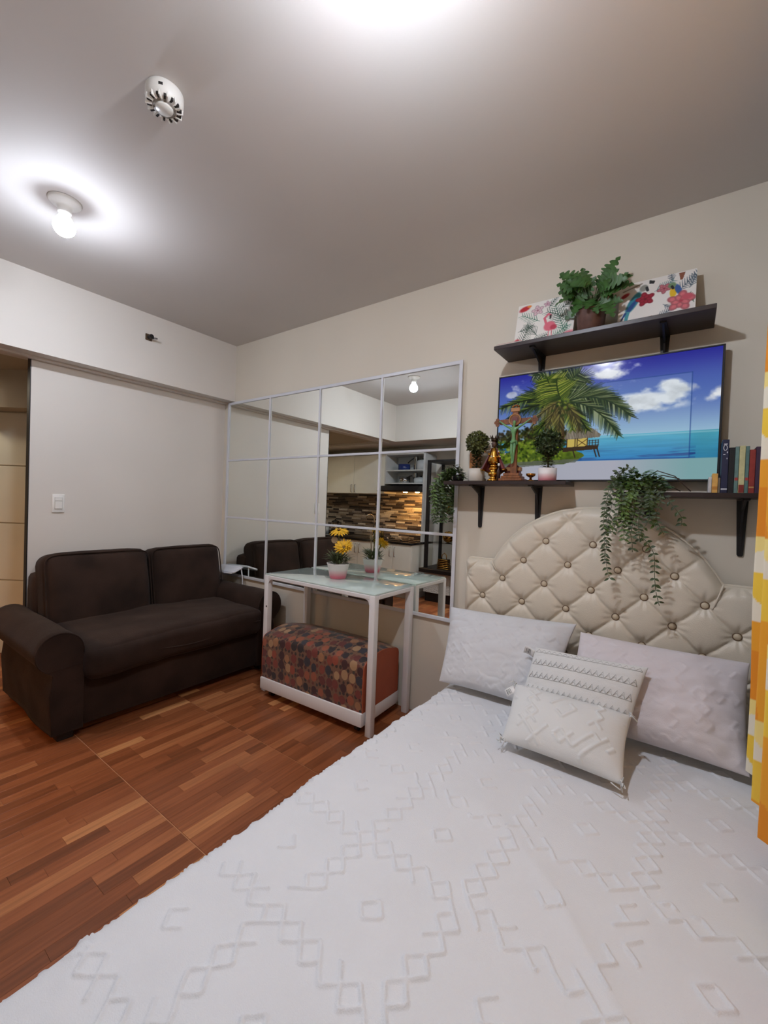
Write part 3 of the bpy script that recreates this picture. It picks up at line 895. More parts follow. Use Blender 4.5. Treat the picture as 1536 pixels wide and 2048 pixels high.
kp = np.round(np.clip(0.45 + 0.75 * vn(np.round(patx / 0.42) * 0.9 + 2, np.round(paty / 0.42) * 0.9, 14), 0, 1), 2)
c45, s45 = math.cos(0.72), math.sin(0.72)
hp = tuft_pattern(c45 * patx + s45 * paty + 9, -s45 * patx + c45 * paty + 9, 0.039, 10, thr, 1, w=0.0034, keep=kp)
hp = hp * (0.75 + 0.5 * vn(S * 120, Yg * 120, 6))
disp = 0.0046 * hp + cloth_wob(S, Yg, 2)
# creases pulled towards the pillows
cre = np.exp(-((Yg + 0.42) / 0.30) ** 2)
disp += cre * 0.012 * (np.abs(fbm(S * 6 + Yg * 7, Yg * 3 - S * 1.5, 12, 3) - 0.45))
disp += 0.004 * np.exp(-((fbm(S * 1.3, Yg * 1.3, 21, 2) - 0.4) / 0.015) ** 2) * (Yg < -0.3)
side = np.clip((slen / (BZ - RA)), 0, 1)[:, None]
P = np.zeros(S.shape + (3,))
P[..., 0] = prof[:, 0][:, None] + prof[:, 2][:, None] * (disp + (1 - side) * 0.015 * np.sin(Yg * 22))
P[..., 2] = prof[:, 1][:, None] + prof[:, 3][:, None] * disp
P[..., 1] = Yg
# wavy left edge
P[..., 0] += (0.012 * (vn(Yg * 4, 0 * Yg, 31) - 0.5) + 0.006 * (vn(Yg * 14, 0 * Yg, 33) - 0.5)) * np.clip(1 - (P[..., 0] - BXL) / 0.15, 0, 1)
spread = ob('bedspread', grid_mesh(P, flip=True), M_CLOTH, None, label='white tufted bedspread with raised stair-step pattern covering the bed', cat='bedspread')

# ---- pillows
def pillow(corners, T, n, pat=None, seed=0, wr=0.006, pinch=0.05, sagv=0.0, Tb=None):
    TL, TR, BR, BL = [np.array(c, float) for c in corners]
    nrm = np.cross(TR - TL, BL - TL); nrm /= np.linalg.norm(nrm)
    if nrm @ (camp - TL) < 0: nrm = -nrm
    Wd = np.linalg.norm(TR - TL); Hd = np.linalg.norm(BL - TL)
    Tb = T if Tb is None else Tb
    def surf(u, v, side=1):
        u = np.asarray(u, float); v = np.asarray(v, float)
        uu = u * (1 - pinch * (1 - v ** 2)); vv = v * (1 - pinch * (1 - u ** 2))
        a = ((uu + 1) / 2)[..., None]; b_ = ((vv + 1) / 2)[..., None]
        p = TL * (1 - a) * (1 - b_) + TR * a * (1 - b_) + BR * a * b_ + BL * (1 - a) * b_
        ku = 1 - np.abs(u) ** 2.6; kv = 1 - np.abs(v) ** 2.6
        k = np.maximum(ku * kv, 0)
        t_ = (T if side > 0 else Tb) * k ** 0.52
        x = u * Wd / 2; y_ = v * Hd / 2
        d = wr * (fbm(x * 9 + seed, y_ * 9, seed) - 0.47) * 2 + wr * 1.3 * (np.abs(fbm(x * 5 - y_ * 4, y_ * 14 + x * 3, seed + 3, 3) - 0.45)) * 2
        if pat is not None and side > 0: d = d + pat(x, y_)
        d = d * np.clip(k * 5, 0, 1)
        return p + (side * (t_ + d))[..., None] * nrm
    g = np.linspace(-1, 1, n); g = np.sign(g) * (1 - (1 - np.abs(g)) ** 1.25)
    U, V = np.meshgrid(g, g, indexing='ij')
    A = surf(U, V, 1)
    m = max(24, n // 4)
    bm = BM()
    bm.from_mesh(grid_mesh(A))
    g2 = g
    bm.from_mesh(grid_mesh(surf(U, V, -1), flip=True))
    bmesh.ops.remove_doubles(bm, verts=bm.verts[:], dist=1e-6)
    return fin(bm, True), surf, nrm

def hem(surf, r=0.0022, n=48):
    loop = []
    for (a, b_) in (((-1, -1), (1, -1)), ((1, -1), (1, 1)), ((1, 1), (-1, 1)), ((-1, 1), (-1, -1))):
        for k in range(n):
            t_ = k / n
            loop.append(Vector(surf(np.array(a[0] + (b_[0] - a[0]) * t_), np.array(a[1] + (b_[1] - a[1]) * t_))))
    return tubem(loop, r, 5, True)

def zig(s, N, ang, seed, amp=0.003, keep=0.7, thr_=(0.5, 3.5, 4.5, 7.5)):
    ca, sa = math.cos(ang), math.sin(ang)
    return lambda x, y_: amp * tuft_pattern(ca * x + sa * y_ + 3, -sa * x + ca * y_ + 3, s, N, np.array(thr_), seed, w=0.005, keep=keep)

M_PIL_G = mat('pillowcase_cool_white', (215, 215, 217), 0.8, var=0.02, bump=0.15, bscale=300, spec=0.2, sheen=0.1)
M_PIL_P = mat('pillowcase_blush_white', (222, 214, 216), 0.8, var=0.02, bump=0.15, bscale=300, spec=0.2, sheen=0.1)
M_PIL_W = mat('cushion_white', (222, 222, 220), 0.8, var=0.02, bump=0.15, bscale=300, spec=0.2, sheen=0.1)

me, sf, nr = pillow(((2.302, -0.165, 0.700), (2.905, -0.165, 0.728), (2.86, -0.385, 0.405), (2.365, -0.385, 0.40)), 0.075, 130, zig(0.034, 10, 0.7, 3, 0.0026, 0.6), 1, 0.012, 0.045, Tb=0.03)
p = ob('pillow', me, M_PIL_G, None, label='cool white bed pillow leaning on the headboard nearest the mirror', cat='pillow', group='bed pillows')
me, sf2, nr2 = pillow(((2.925, -0.18, 0.702), (3.478, -0.165, 0.702), (3.47, -0.395, 0.405), (2.90, -0.400, 0.405)), 0.075, 130, zig(0.034, 10, 0.6, 5, 0.0026, 0.6), 5, 0.012, 0.04, Tb=0.03)
ob('pillow', me, M_PIL_P, None, label='blush white bed pillow leaning on the headboard beside the curtain', cat='pillow', group='bed pillows')

CQ = ((2.788, -0.352, 0.650), (3.185, -0.352, 0.666), (3.135, -0.520, 0.42), (2.762, -0.510, 0.42))
me, sf3, nr3 = pillow(CQ, 0.045, 90, None, 9, 0.004, 0.03, Tb=0.028)
sq = thing('square_cushion', 'square white cushion with grey zigzag embroidered bands behind the small oblong cushion', 'cushion', (2.97, -0.5, BZ))
ob('cover', me, M_PIL_W, sq)
M_EMB = mat('grey_embroidery_thread', (186, 184, 181), 0.8, var=0.1, scale=80)
for b_, v0 in enumerate((-0.84, -0.46, -0.08, 0.30, 0.66)):
    line = [Vector(sf3(np.array(-0.95 + 1.9 * k / 40), np.array(v0))) + Vector(nr3) * 0.001 for k in range(41)]
    ob('embroidered_line', tubem(line, 0.001, 4), M_EMB, sq)
for v0, s in ((-0.84, 1), (-0.46, 1), (-0.08, 1), (0.30, 1), (0.66, 1)):
    for amp, off in ((0.15, 0.0), (0.085, 0.0)):
        zg = []
        for k in range(37):
            u = -0.95 + 1.9 * k / 36
            zg.append(Vector(sf3(np.array(u), np.array(v0 - (0.01 + amp) * (k % 2) + 0.0))) + Vector(nr3) * 0.0012)
        ob('zigzag_stitch', tubem(zg, 0.0009, 4), M_EMB, sq)
M_TAG = mat('white_satin_tag', (232, 230, 228), 0.5, var=0.02)
M_INK = mat('dark_print', (60, 60, 66), 0.8)
def tag_label(parent, o, ax, ay, L_, W_):
    o = Vector(o); ax = Vector(ax).normalized(); ay = Vector(ay); ay = (ay - ax * ay.dot(ax)).normalized(); n = ax.cross(ay)
    w = Matrix((( ax.x, ay.x, n.x, o.x), (ax.y, ay.y, n.y, o.y), (ax.z, ay.z, n.z, o.z), (0, 0, 0, 1)))
    P = np.zeros((8, 4, 3))
    for i in range(8):
        for j in range(4):
            P[i, j] = (L_ * i / 7, W_ * (j / 3 - 0.5), 0.006 * math.sin(i / 7 * PI * 0.9))
    bm = BM(); bm.from_mesh(grid_mesh(P)); bmesh.ops.solidify(bm, geom=bm.faces[:], thickness=0.0006)
    tg = ob('care_tag', fin(bm), M_TAG, parent, w)
    for k in range(4):
        ob('printed_bar', boxm(L_ * (0.40 + 0.12 * k), L_ * (0.40 + 0.12 * k) + 0.0009 + 0.0006 * (k % 2), -W_ * 0.30, W_ * 0.30, 0.0035, 0.0072), M_INK, tg, w)
tl3 = sf3(np.array(-1.0), np.array(-0.78))
tag_label(sq, tl3, (-0.95, -0.05, 0.25), (0.2, -0.3, 0.9), 0.042, 0.036)

LQ = ((2.757, -0.500, 0.535), (3.149, -0.497, 0.535), (3.156, -0.706, 0.408), (2.780, -0.700, 0.408))
me, sf4, nr4 = pillow(LQ, 0.062, 130, zig(0.030, 9, 0.75, 7, 0.0042, 0.62), 14, 0.004, 0.035, Tb=0.015)
lu = thing('oblong_cushion', 'small oblong white tufted cushion lying in front of the other pillows', 'cushion', (2.96, -0.6, BZ))
ob('cover', me, M_PIL_W, lu)
tag_label(lu, sf4(np.array(-0.98), np.array(-0.75)), (-0.7, -0.2, -0.55), (0.9, -0.3, -0.2), 0.040, 0.028)
# knotted corners
for (u, v) in ((-1, 1), (1, 1), (1, -1), (-1, -1)):
    c = Vector(sf4(np.array(u * 0.985), np.array(v * 0.985)))
    bm = BM()
    for k in range(7):
        tube(bm, [c, c + rv(0.008), c + rv(0.012)], 0.002, 4)
    ob('corner_tuft', fin(bm, True), M_PIL_W, lu)

# ================================================================== PAINTED PICTURES (per-vertex print on a fine grid)
class Pic:
    def __init__(s, W, Hh, bg=(255, 255, 255)):
        s.W, s.H = W, Hh
        s.a = np.zeros((Hh, W, 3)); s.a[:] = np.array(bg) / 255.0
        s.Y, s.X = np.mgrid[0:Hh, 0:W].astype(float)
        s.U = s.X / (W - 1); s.V = s.Y / (Hh - 1)
        s.asp = W / Hh
    def mix(s, k, c):
        c = np.asarray(c, float)
        c = c / 255.0 if c.ndim == 1 else c
        s.a = s.a * (1 - k[..., None]) + c * k[..., None]
    def ell(s, u, v, ru, rv_, c, soft=0.1, ang=0, alpha=1.0):
        dx = (s.U - u) * s.asp; dy = s.V - v
        ca, sa = math.cos(ang), math.sin(ang)
        x = (ca * dx + sa * dy) / (ru * s.asp); y_ = (-sa * dx + ca * dy) / rv_
        d = np.hypot(x, y_)
        s.mix(np.clip((1 - d) / soft, 0, 1) * alpha, c)
    def line(s, p, q, w, c, w2=None, alpha=1.0):
        w2 = w if w2 is None else w2
        px, py = p[0] * s.asp, p[1]; qx, qy = q[0] * s.asp, q[1]
        mw = max(w, w2) + 2.0 / s.H
        x0 = int(max(0, (min(px, qx) - mw) / s.asp * (s.W - 1))); x1 = int(min(s.W, (max(px, qx) + mw) / s.asp * (s.W - 1) + 2))
        y0 = int(max(0, (min(py, qy) - mw) * (s.H - 1))); y1 = int(min(s.H, (max(py, qy) + mw) * (s.H - 1) + 2))
        if x1 <= x0 or y1 <= y0: return
        U = s.U[y0:y1, x0:x1] * s.asp; V = s.V[y0:y1, x0:x1]
        dx, dy = qx - px, qy - py; L2 = dx * dx + dy * dy + 1e-12
        t_ = np.clip(((U - px) * dx + (V - py) * dy) / L2, 0, 1)
        d = np.hypot(U - px - t_ * dx, V - py - t_ * dy)
        ww = w + (w2 - w) * t_
        k = np.clip((ww - d) * s.H * 0.8 + 0.5, 0, 1) * alpha
        c = np.array(c) / 255.0
        s.a[y0:y1, x0:x1] = s.a[y0:y1, x0:x1] * (1 - k[..., None]) + c * k[..., None]
    def poly(s, pts, c, alpha=1.0):
        ins = np.zeros(s.U.shape, bool)
        n = len(pts)
        for i in range(n):
            x1, y1 = pts[i]; x2, y2 = pts[(i + 1) % n]
            if y1 == y2: continue
            cond = ((y1 > s.V) != (y2 > s.V)) & (s.U < (x2 - x1) * (s.V - y1) / (y2 - y1) + x1)
            ins ^= cond
        s.mix(ins * alpha, c)
    def frond(s, p, c, q, n, L, cols, w=0.005, droop=0.6):
        rnd = random.Random(int(q[0] * 1000 + q[1] * 77))
        p = np.array(p); c = np.array(c); q = np.array(q)
        prev = p
        for k in range(n + 1):
            t_ = k / n
            b = (1 - t_) ** 2 * p + 2 * t_ * (1 - t_) * c + t_ * t_ * q
            tg = 2 * (1 - t_) * (c - p) + 2 * t_ * (q - c); tg = tg * np.array([s.asp, 1]); tg /= np.linalg.norm(tg) + 1e-9
            nn = np.array([-tg[1], tg[0]])
            l = L * (0.45 + 0.75 * math.sin(PI * min(1, t_ * 0.85 + 0.15)))
            for sd in (-1, 1):
                d = nn * sd * 0.85 + tg * 0.75 + np.array([0, droop])
                d /= np.linalg.norm(d)
                ll = l * rnd.uniform(0.7, 1.15)
                e = b + d * ll / np.array([s.asp, 1])
                s.line(b, e, w, rnd.choice(cols), w * 0.25, 0.92)
            s.line(prev, b, w * 0.9, cols[-1]); prev = b
    def mesh(s, O, eu, ev, nrm_off=0):
        """place: O top-left corner, eu across, ev down (world vectors)"""
        O, eu, ev = [np.array(v, float) for v in (O, eu, ev)]
        P = O + s.U[..., None] * eu + s.V[..., None] * ev
        return grid_mesh(P, col=s2l(np.clip(s.a, 0, 1)), smooth=False)

# ------------------------------------------------------------------ TV
def tv_picture():
    p = Pic(500, 298)
    U, V = p.U, p.V
    # sky
    g = np.clip(V / 0.62, 0, 1)[..., None]
    sky = (1 - g) * np.array([40, 40, 150]) + g * np.array([158, 196, 222])
    mid = np.exp(-((g - 0.45) / 0.3) ** 2)
    sky = sky * (1 - 0.5 * mid) + np.array([72, 108, 188]) * 0.5 * mid
    p.a = sky / 255.0
    # clouds
    def cloud(cu, cv, ru, rv_, s_, dens=1.0):
        d = ((U - cu) / ru) ** 2 + ((V - cv) / rv_) ** 2
        n = fbm(U * 11 + s_, V * 9 + s_, s_, 5)
        k = np.clip(((1.25 - d) * 0.55 + (n - 0.5) * 3.0) * 1.5, 0, 1) * np.clip(1.9 - d, 0, 1) * dens
        sh = np.clip(0.74 + 0.45 * fbm(U * 14, V * 14 + 4, s_ + 2), 0, 1)[..., None] * np.array([240, 243, 248]) / 255
        p.mix(np.clip(k, 0, 1), sh)
    for a in ((0.595, 0.07, 0.10, 0.085, 3, 1.0), (0.10, 0.10, 0.06, 0.10, 5, 1.0), (0.66, 0.225, 0.10, 0.07, 7, 1.0), (0.80, 0.27, 0.12, 0.06, 9, 1.0), (0.70, 0.375, 0.17, 0.075, 11, 1.0), (0.90, 0.355, 0.17, 0.065, 13, 1.0), (0.07, 0.175, 0.03, 0.03, 15, 0.7), (0.45, 0.05, 0.05, 0.05, 17, 0.5)):
        cloud(*a)
    # sea
    HZ = 0.622
    k = (V > HZ)
    g2 = np.clip((V - HZ) / 0.20, 0, 1)[..., None]
    sea = (1 - g2) * np.array([86, 176, 204]) + g2 * np.array([36, 120, 186])
    sea = sea * (0.9 + 0.2 * fbm(U * 8, V * 90, 4)[..., None])
    edge = np.exp(-((U - 0.96) / 0.08) ** 2)[..., None]
    sea = sea * (1 - 0.5 * edge) + np.array([70, 150, 160]) * 0.5 * edge
    p.mix(k * 1.0, sea / 255.0)
    p.mix(np.clip(1 - np.abs(V - HZ - 0.012) / 0.01, 0, 1) * 0.55 * (U > 0.5), (170, 214, 226))
    # dark ripples near the shore
    rp_ = np.clip((fbm(U * 7 + V * 6, V * 60, 9) - 0.5) * 8, 0, 1) * np.exp(-((V - 0.795) / 0.04) ** 2) * (U > 0.35) * (U < 0.92)
    p.mix(rp_ * 0.75, (34, 52, 120))
    # inner, slightly paler panel
    inner = (U > 0.45) & (U < 0.896) & (V > 0.168) & (V < 0.83)
    p.mix(inner * 0.16, (180, 214, 232))
    for a, b_ in (((0.55, 0.168), (0.896, 0.168)), ((0.896, 0.168), (0.898, 0.83)), ((0.40, 0.828), (0.898, 0.83))):
        p.line(a, b_, 0.0035, (40, 72, 140), alpha=0.7)
    # foreshore: pale grey lower band with a green-grey right part
    k = np.clip((V - 0.832) / 0.006, 0, 1)
    c = np.where((U < 0.72)[..., None], np.array([176, 178, 192]), np.array([150, 186, 180])) * (0.95 + 0.1 * fbm(U * 5, V * 5, 3)[..., None])
    sm = np.clip((U - 0.60) / 0.3, 0, 1)[..., None]
    c = (1 - sm) * np.array([176, 178, 192]) + sm * np.array([130, 172, 176])
    p.mix(k * 1.0, c / 255.0)
    # shrubs on the left
    n = fbm(U * 26, V * 18, 17, 5)
    top = 0.60 + 0.06 * np.sin(U * 19) + 0.05 * np.sin(U * 47 + 1) - 0.05 * np.exp(-((U - 0.13) / 0.08) ** 2)
    k = ((V > top) & (U < 0.40 - 0.06 * np.sin(V * 30)) & (V < 0.86)).astype(float)
    gcol = np.stack([30 + 110 * n, 46 + 120 * n, 14 + 36 * n], -1)
    dark = (U < 0.12)[..., None] & (V < 0.74)[..., None]
    gcol = np.where(dark, gcol * 0.35, gcol)
    p.mix(k, gcol / 255.0)
    p.ell(0.045, 0.715, 0.04, 0.03, (52, 106, 150), 0.4)
    for i in range(420):
        u = random.uniform(0.0, 0.37); v = 0.60 + random.gauss(0, 0.035) - 0.03 * math.exp(-((u - 0.15) / 0.1) ** 2)
        c = random.choice(((26, 30, 16), (38, 44, 22), (60, 58, 30), (48, 36, 24), (84, 88, 40)))
        p.ell(u, v, random.uniform(0.006, 0.014), random.uniform(0.010, 0.026), c, 0.7, random.uniform(0, 3), 0.8)
    for i in range(260):
        u = random.uniform(0.0, 0.36); v = random.uniform(0.62, 0.84)
        c = random.choice(((120, 140, 40), (70, 96, 30), (40, 60, 22), (150, 164, 64), (28, 40, 18)))
        p.ell(u, v, random.uniform(0.006, 0.016), random.uniform(0.008, 0.022), c, 0.8, random.uniform(0, 3), 0.75)
    p.poly([(0.0, 0.855), (0.10, 0.83), (0.30, 0.82), (0.44, 0.815), (0.42, 0.845), (0.2, 0.87), (0.0, 0.9)], (96, 100, 90), 0.8)
    # hut on stilts
    p.poly([(0.36, 0.625), (0.39, 0.545), (0.49, 0.545), (0.535, 0.61), (0.53, 0.63), (0.37, 0.645)], (120, 112, 100))
    for i in range(60):
        u = random.uniform(0.37, 0.52); p.line((u, 0.56), (u + random.uniform(-0.01, 0.02), 0.635), 0.002, random.choice(((160, 150, 134), (92, 84, 74), (130, 120, 104))), alpha=0.7)
    p.poly([(0.375, 0.64), (0.475, 0.635), (0.475, 0.705), (0.375, 0.71)], (206, 182, 96))
    for x in (0.375, 0.415, 0.425, 0.473): p.line((x, 0.635), (x, 0.71), 0.004, (64, 48, 32))
    p.line((0.427, 0.645), (0.470, 0.70), 0.003, (84, 62, 38)); p.line((0.470, 0.645), (0.427, 0.70), 0.003, (84, 62, 38))
    p.poly([(0.355, 0.71), (0.525, 0.70), (0.525, 0.735), (0.355, 0.75)], (62, 48, 36))
    for x in (0.483, 0.497, 0.511, 0.524): p.line((x, 0.655), (x, 0.71), 0.003, (58, 46, 36))
    for y_ in (0.66, 0.68, 0.70): p.line((0.478, y_), (0.526, y_ - 0.004), 0.0022, (58, 46, 36))
    for x in (0.405, 0.505, 0.52): p.line((x, 0.73), (x + 0.012, 0.80), 0.005, (52, 40, 32))
    # palm
    p.line((0.345, 0.30), (0.352, 0.62), 0.011, (70, 52, 34), 0.016)
    G1 = [(40, 58, 22), (72, 94, 32), (112, 128, 44), (28, 42, 18), (20, 30, 14)]
    G2 = [(30, 46, 24), (58, 76, 40), (98, 110, 66), (24, 36, 20), (140, 150, 110), (36, 54, 34)]
    G3 = [(84, 104, 34), (128, 140, 50), (160, 164, 70), (52, 72, 26), (40, 56, 22)]
    cr = (0.345, 0.30)
    for (c, q, n_, L, cols) in (((0.30, 0.0), (0.185, 0.02), 26, 0.10, G2), ((0.34, 0.02), (0.34, -0.10), 24, 0.11, G2), ((0.40, 0.0), (0.455, 0.14), 26, 0.11, G2), ((0.27, 0.16), (0.13, 0.21), 28, 0.12, G2), ((0.22, 0.18), (0.015, 0.30), 34, 0.12, G1), ((0.26, 0.24), (0.06, 0.40), 26, 0.10, G1), ((0.28, 0.10), (0.22, 0.10), 22, 0.12, G3), ((0.37, 0.10), (0.42, 0.05), 24, 0.12, G2), ((0.46, 0.16), (0.60, 0.33), 34, 0.12, G2), ((0.52, 0.20), (0.66, 0.47), 40, 0.12, G2), ((0.50, 0.30), (0.61, 0.62), 36, 0.11, G2), ((0.40, 0.36), (0.47, 0.56), 24, 0.10, G1), ((0.30, 0.36), (0.22, 0.56), 24, 0.10, G1), ((0.28, 0.17), (0.26, 0.06), 26, 0.14, G3), ((0.33, 0.36), (0.31, 0.56), 18, 0.09, G3), ((0.38, 0.34), (0.40, 0.55), 18, 0.09, G3), ((0.31, 0.20), (0.31, 0.08), 22, 0.13, G3)):
        p.frond(cr, c, q, int(n_ * 1.5), L * 1.12, cols, 0.0055)
    G4 = [(96, 84, 44), (70, 60, 34), (120, 112, 60), (52, 50, 28)]
    for (c, q) in (((0.29, 0.34), (0.265, 0.60)), ((0.33, 0.40), (0.335, 0.62)), ((0.40, 0.36), (0.435, 0.56)), ((0.26, 0.30), (0.19, 0.50))):
        p.frond(cr, c, q, 26, 0.08, G4, 0.005)
    for i in range(40):
        p.ell(0.345 + random.gauss(0, 0.02), 0.33 + random.gauss(0, 0.04), 0.008, 0.02, random.choice(G3 + G1), 0.6, random.uniform(0, 3), 0.8)
    return p

TVX0, TVX1, TVZ0, TVZ1 = 2.465, 3.370, 1.356, 1.889
tv = thing('television', 'flat screen television showing a palm tree and blue lagoon', 'television', ((TVX0 + TVX1) / 2, -0.03, TVZ0))
ob('housing', boxm(TVX0 + 0.01, TVX1 - 0.01, -0.046, -0.0005, TVZ0 + 0.01, TVZ1 - 0.01, 0.006, 1), M_BLACK, tv)
for nm, a in (('top_bezel', (TVX0, TVX1, TVZ1 - 0.006, TVZ1)), ('bottom_bezel', (TVX0, TVX1, TVZ0, TVZ0 + 0.008)), ('side_bezel', (TVX0, TVX0 + 0.006, TVZ0 + 0.008, TVZ1 - 0.006)), ('side_bezel', (TVX1 - 0.008, TVX1, TVZ0 + 0.008, TVZ1 - 0.006))):
    ob(nm, boxm(a[0], a[1], -0.052, -0.030, a[2], a[3], 0.001, 1), M_BLACK, tv)
M_SCREEN = vcol_mat('tv_screen_image', rough=0.12, emit=SCREEN)
try: M_SCREEN.cycles.emission_sampling = 'NONE'
except Exception: pass
ob('screen', tv_picture().mesh((TVX0 + 0.006, -0.0482, TVZ1 - 0.006), (TVX1 - TVX0 - 0.014, 0, 0), (0, 0, -(TVZ1 - TVZ0 - 0.014))), M_SCREEN, tv)

# ================================================================== SHELVES
def bracket(parent, x, z, L_=0.215, depth=0.15):
    """black shelf bracket: tapered wall leg, arm under the board and web between them"""
    bm = BM()
    prism(bm, [(x - 0.018, z), (x + 0.018, z), (x + 0.010, z - L_), (x + 0.006, z - L_ - 0.006), (x - 0.006, z - L_ - 0.006), (x - 0.010, z - L_)], 'y', -0.007, -0.001)
    b_ = ob('bracket', fin(bm), M_BLACK, parent)
    ob('bracket_arm', prismm([(x - 0.018, -0.007), (x + 0.018, -0.007), (x + 0.011, -depth), (x - 0.011, -depth)], 'z', z - 0.006, z), M_BLACK, b_)
    ob('bracket_web', prismm([(-0.007, z - 0.006), (-depth * 0.9, z - 0.006), (-0.042, z - 0.042), (-0.016, z - 0.088), (-0.007, z - L_ + 0.02)], 'x', x - 0.0035, x + 0.0035), M_BLACK, b_)
def shelf(label, x0, x1, ztop, depth, bx, th=0.018, L_=0.215):
    t = thing('wall_shelf', label, 'shelf', ((x0 + x1) / 2, 0, ztop), 'dark floating wall shelves')
    ob('board', boxm(x0, x1, -depth, -0.0015, ztop - th, ztop, 0.0015, 1), M_ESP, t)
    for x in bx: bracket(t, x, ztop - th - 0.0003, L_, depth * 0.85)
    return t
US = 1.992
LSZ = 1.352
RSZ = 1.306
shelf('long espresso wall shelf above the television', 2.492, 3.332, US, 0.205, (2.662, 3.168), L_=0.14)
shelf('short espresso wall shelf holding the crucifix left of the television', 2.232, 2.836, LSZ, 0.172, (2.374, 2.674))
shelf('short espresso wall shelf holding the books beside the curtain', 3.02, 3.60, RSZ, 0.172, (3.14, 3.447))

# ------------------------------------------------------------------ canvas prints on the upper shelf
def spray(p, u, v, ang, L, n, col, w=0.006):
    d = np.array([math.cos(ang) / p.asp, math.sin(ang)])
    q = (u + d[0] * L, v + d[1] * L)
    p.line((u, v), q, 0.004, col)
    for k in range(1, n + 1):
        t_ = k / n; b = np.array([u, v]) + d * L * t_
        for s in (-1, 1):
            a = ang + s * 0.75
            l = L * 0.5 * (1 - 0.55 * t_)
            p.line(b, (b[0] + math.cos(a) * l / p.asp, b[1] + math.sin(a) * l), w, col, w * 0.3)
def flower(p, u, v, r, c1, c2, n=5):
    dk = tuple(int(x * 0.78) for x in c1)
    for ring, (rad, sz) in enumerate(((0.60, 0.50), (0.34, 0.40))):
        for k in range(n):
            a = 2 * PI * (k + 0.5 * ring) / n + u * 9
            cu, cv = u + math.cos(a) * r * rad / p.asp, v + math.sin(a) * r * rad
            p.ell(cu, cv, r * sz / p.asp, r * sz * 0.72, dk, 0.25, a)
            p.ell(cu, cv, r * sz * 0.82 / p.asp, r * sz * 0.55, c1, 0.6, a)
            p.line((u, v), (cu, cv), 0.004, c2, 0.001, 0.6)
    p.ell(u, v, r * 0.2 / p.asp, r * 0.2, c2, 0.8)
def print_flamingo():
    p = Pic(150, 140, (236, 232, 224))
    DG, TG, PK, RD = (36, 60, 46), (52, 110, 84), (222, 112, 128), (190, 44, 52)
    for a in ((0.86, 0.80, -1.9, 0.62, 10, TG), (0.42, 0.46, -2.6, 0.4, 7, TG), (0.40, 0.78, -2.2, 0.36, 8, DG), (0.12, 0.98, -1.3, 0.42, 8, DG), (0.95, 0.55, -2.6, 0.5, 9, DG), (0.6, 0.95, -0.7, 0.4, 8, TG), (0.75, 0.28, -0.6, 0.3, 6, DG), (0.30, 0.92, -0.4, 0.3, 7, DG), (0.05, 0.62, -0.3, 0.28, 6, DG), (0.55, 0.2, -1.0, 0.22, 5, DG), (0.8, 0.98, -1.2, 0.3, 6, TG)):
        spray(p, *a)
    flower(p, 0.36, 0.20, 0.12, (232, 200, 206), (170, 90, 110)); flower(p, 0.52, 0.10, 0.07, (228, 190, 200), (150, 60, 90))
    p.ell(0.12, 0.10, 0.12, 0.07, RD, 0.4, -0.3); p.ell(0.2, 0.06, 0.05, 0.03, (230, 140, 60), 0.4)
    p.ell(0.60, 0.62, 0.11, 0.12, PK, 0.25, 0.4); p.ell(0.67, 0.66, 0.07, 0.07, (196, 64, 84), 0.4, 0.5)
    for a, b_ in (((0.54, 0.56), (0.50, 0.42)), ((0.50, 0.42), (0.56, 0.34)), ((0.56, 0.34), (0.60, 0.38))): p.line(a, b_, 0.022, PK)
    p.line((0.60, 0.38), (0.60, 0.44), 0.016, (40, 30, 30)); p.line((0.60, 0.72), (0.58, 0.98), 0.007, (214, 96, 110)); p.line((0.64, 0.72), (0.66, 0.98), 0.007, (214, 96, 110))
    p.ell(0.95, 0.90, 0.16, 0.12, (228, 120, 136), 0.4); p.ell(0.05, 0.90, 0.08, 0.14, RD, 0.4)
    flower(p, 0.45, 0.97, 0.10, (240, 240, 244), (120, 120, 140)); flower(p, 0.62, 0.99, 0.08, (214, 216, 226), (120, 120, 140))
    p.poly([(0.82, 0.0), (1.0, 0.0), (0.9, 0.10)], (40, 90, 130))
    return p
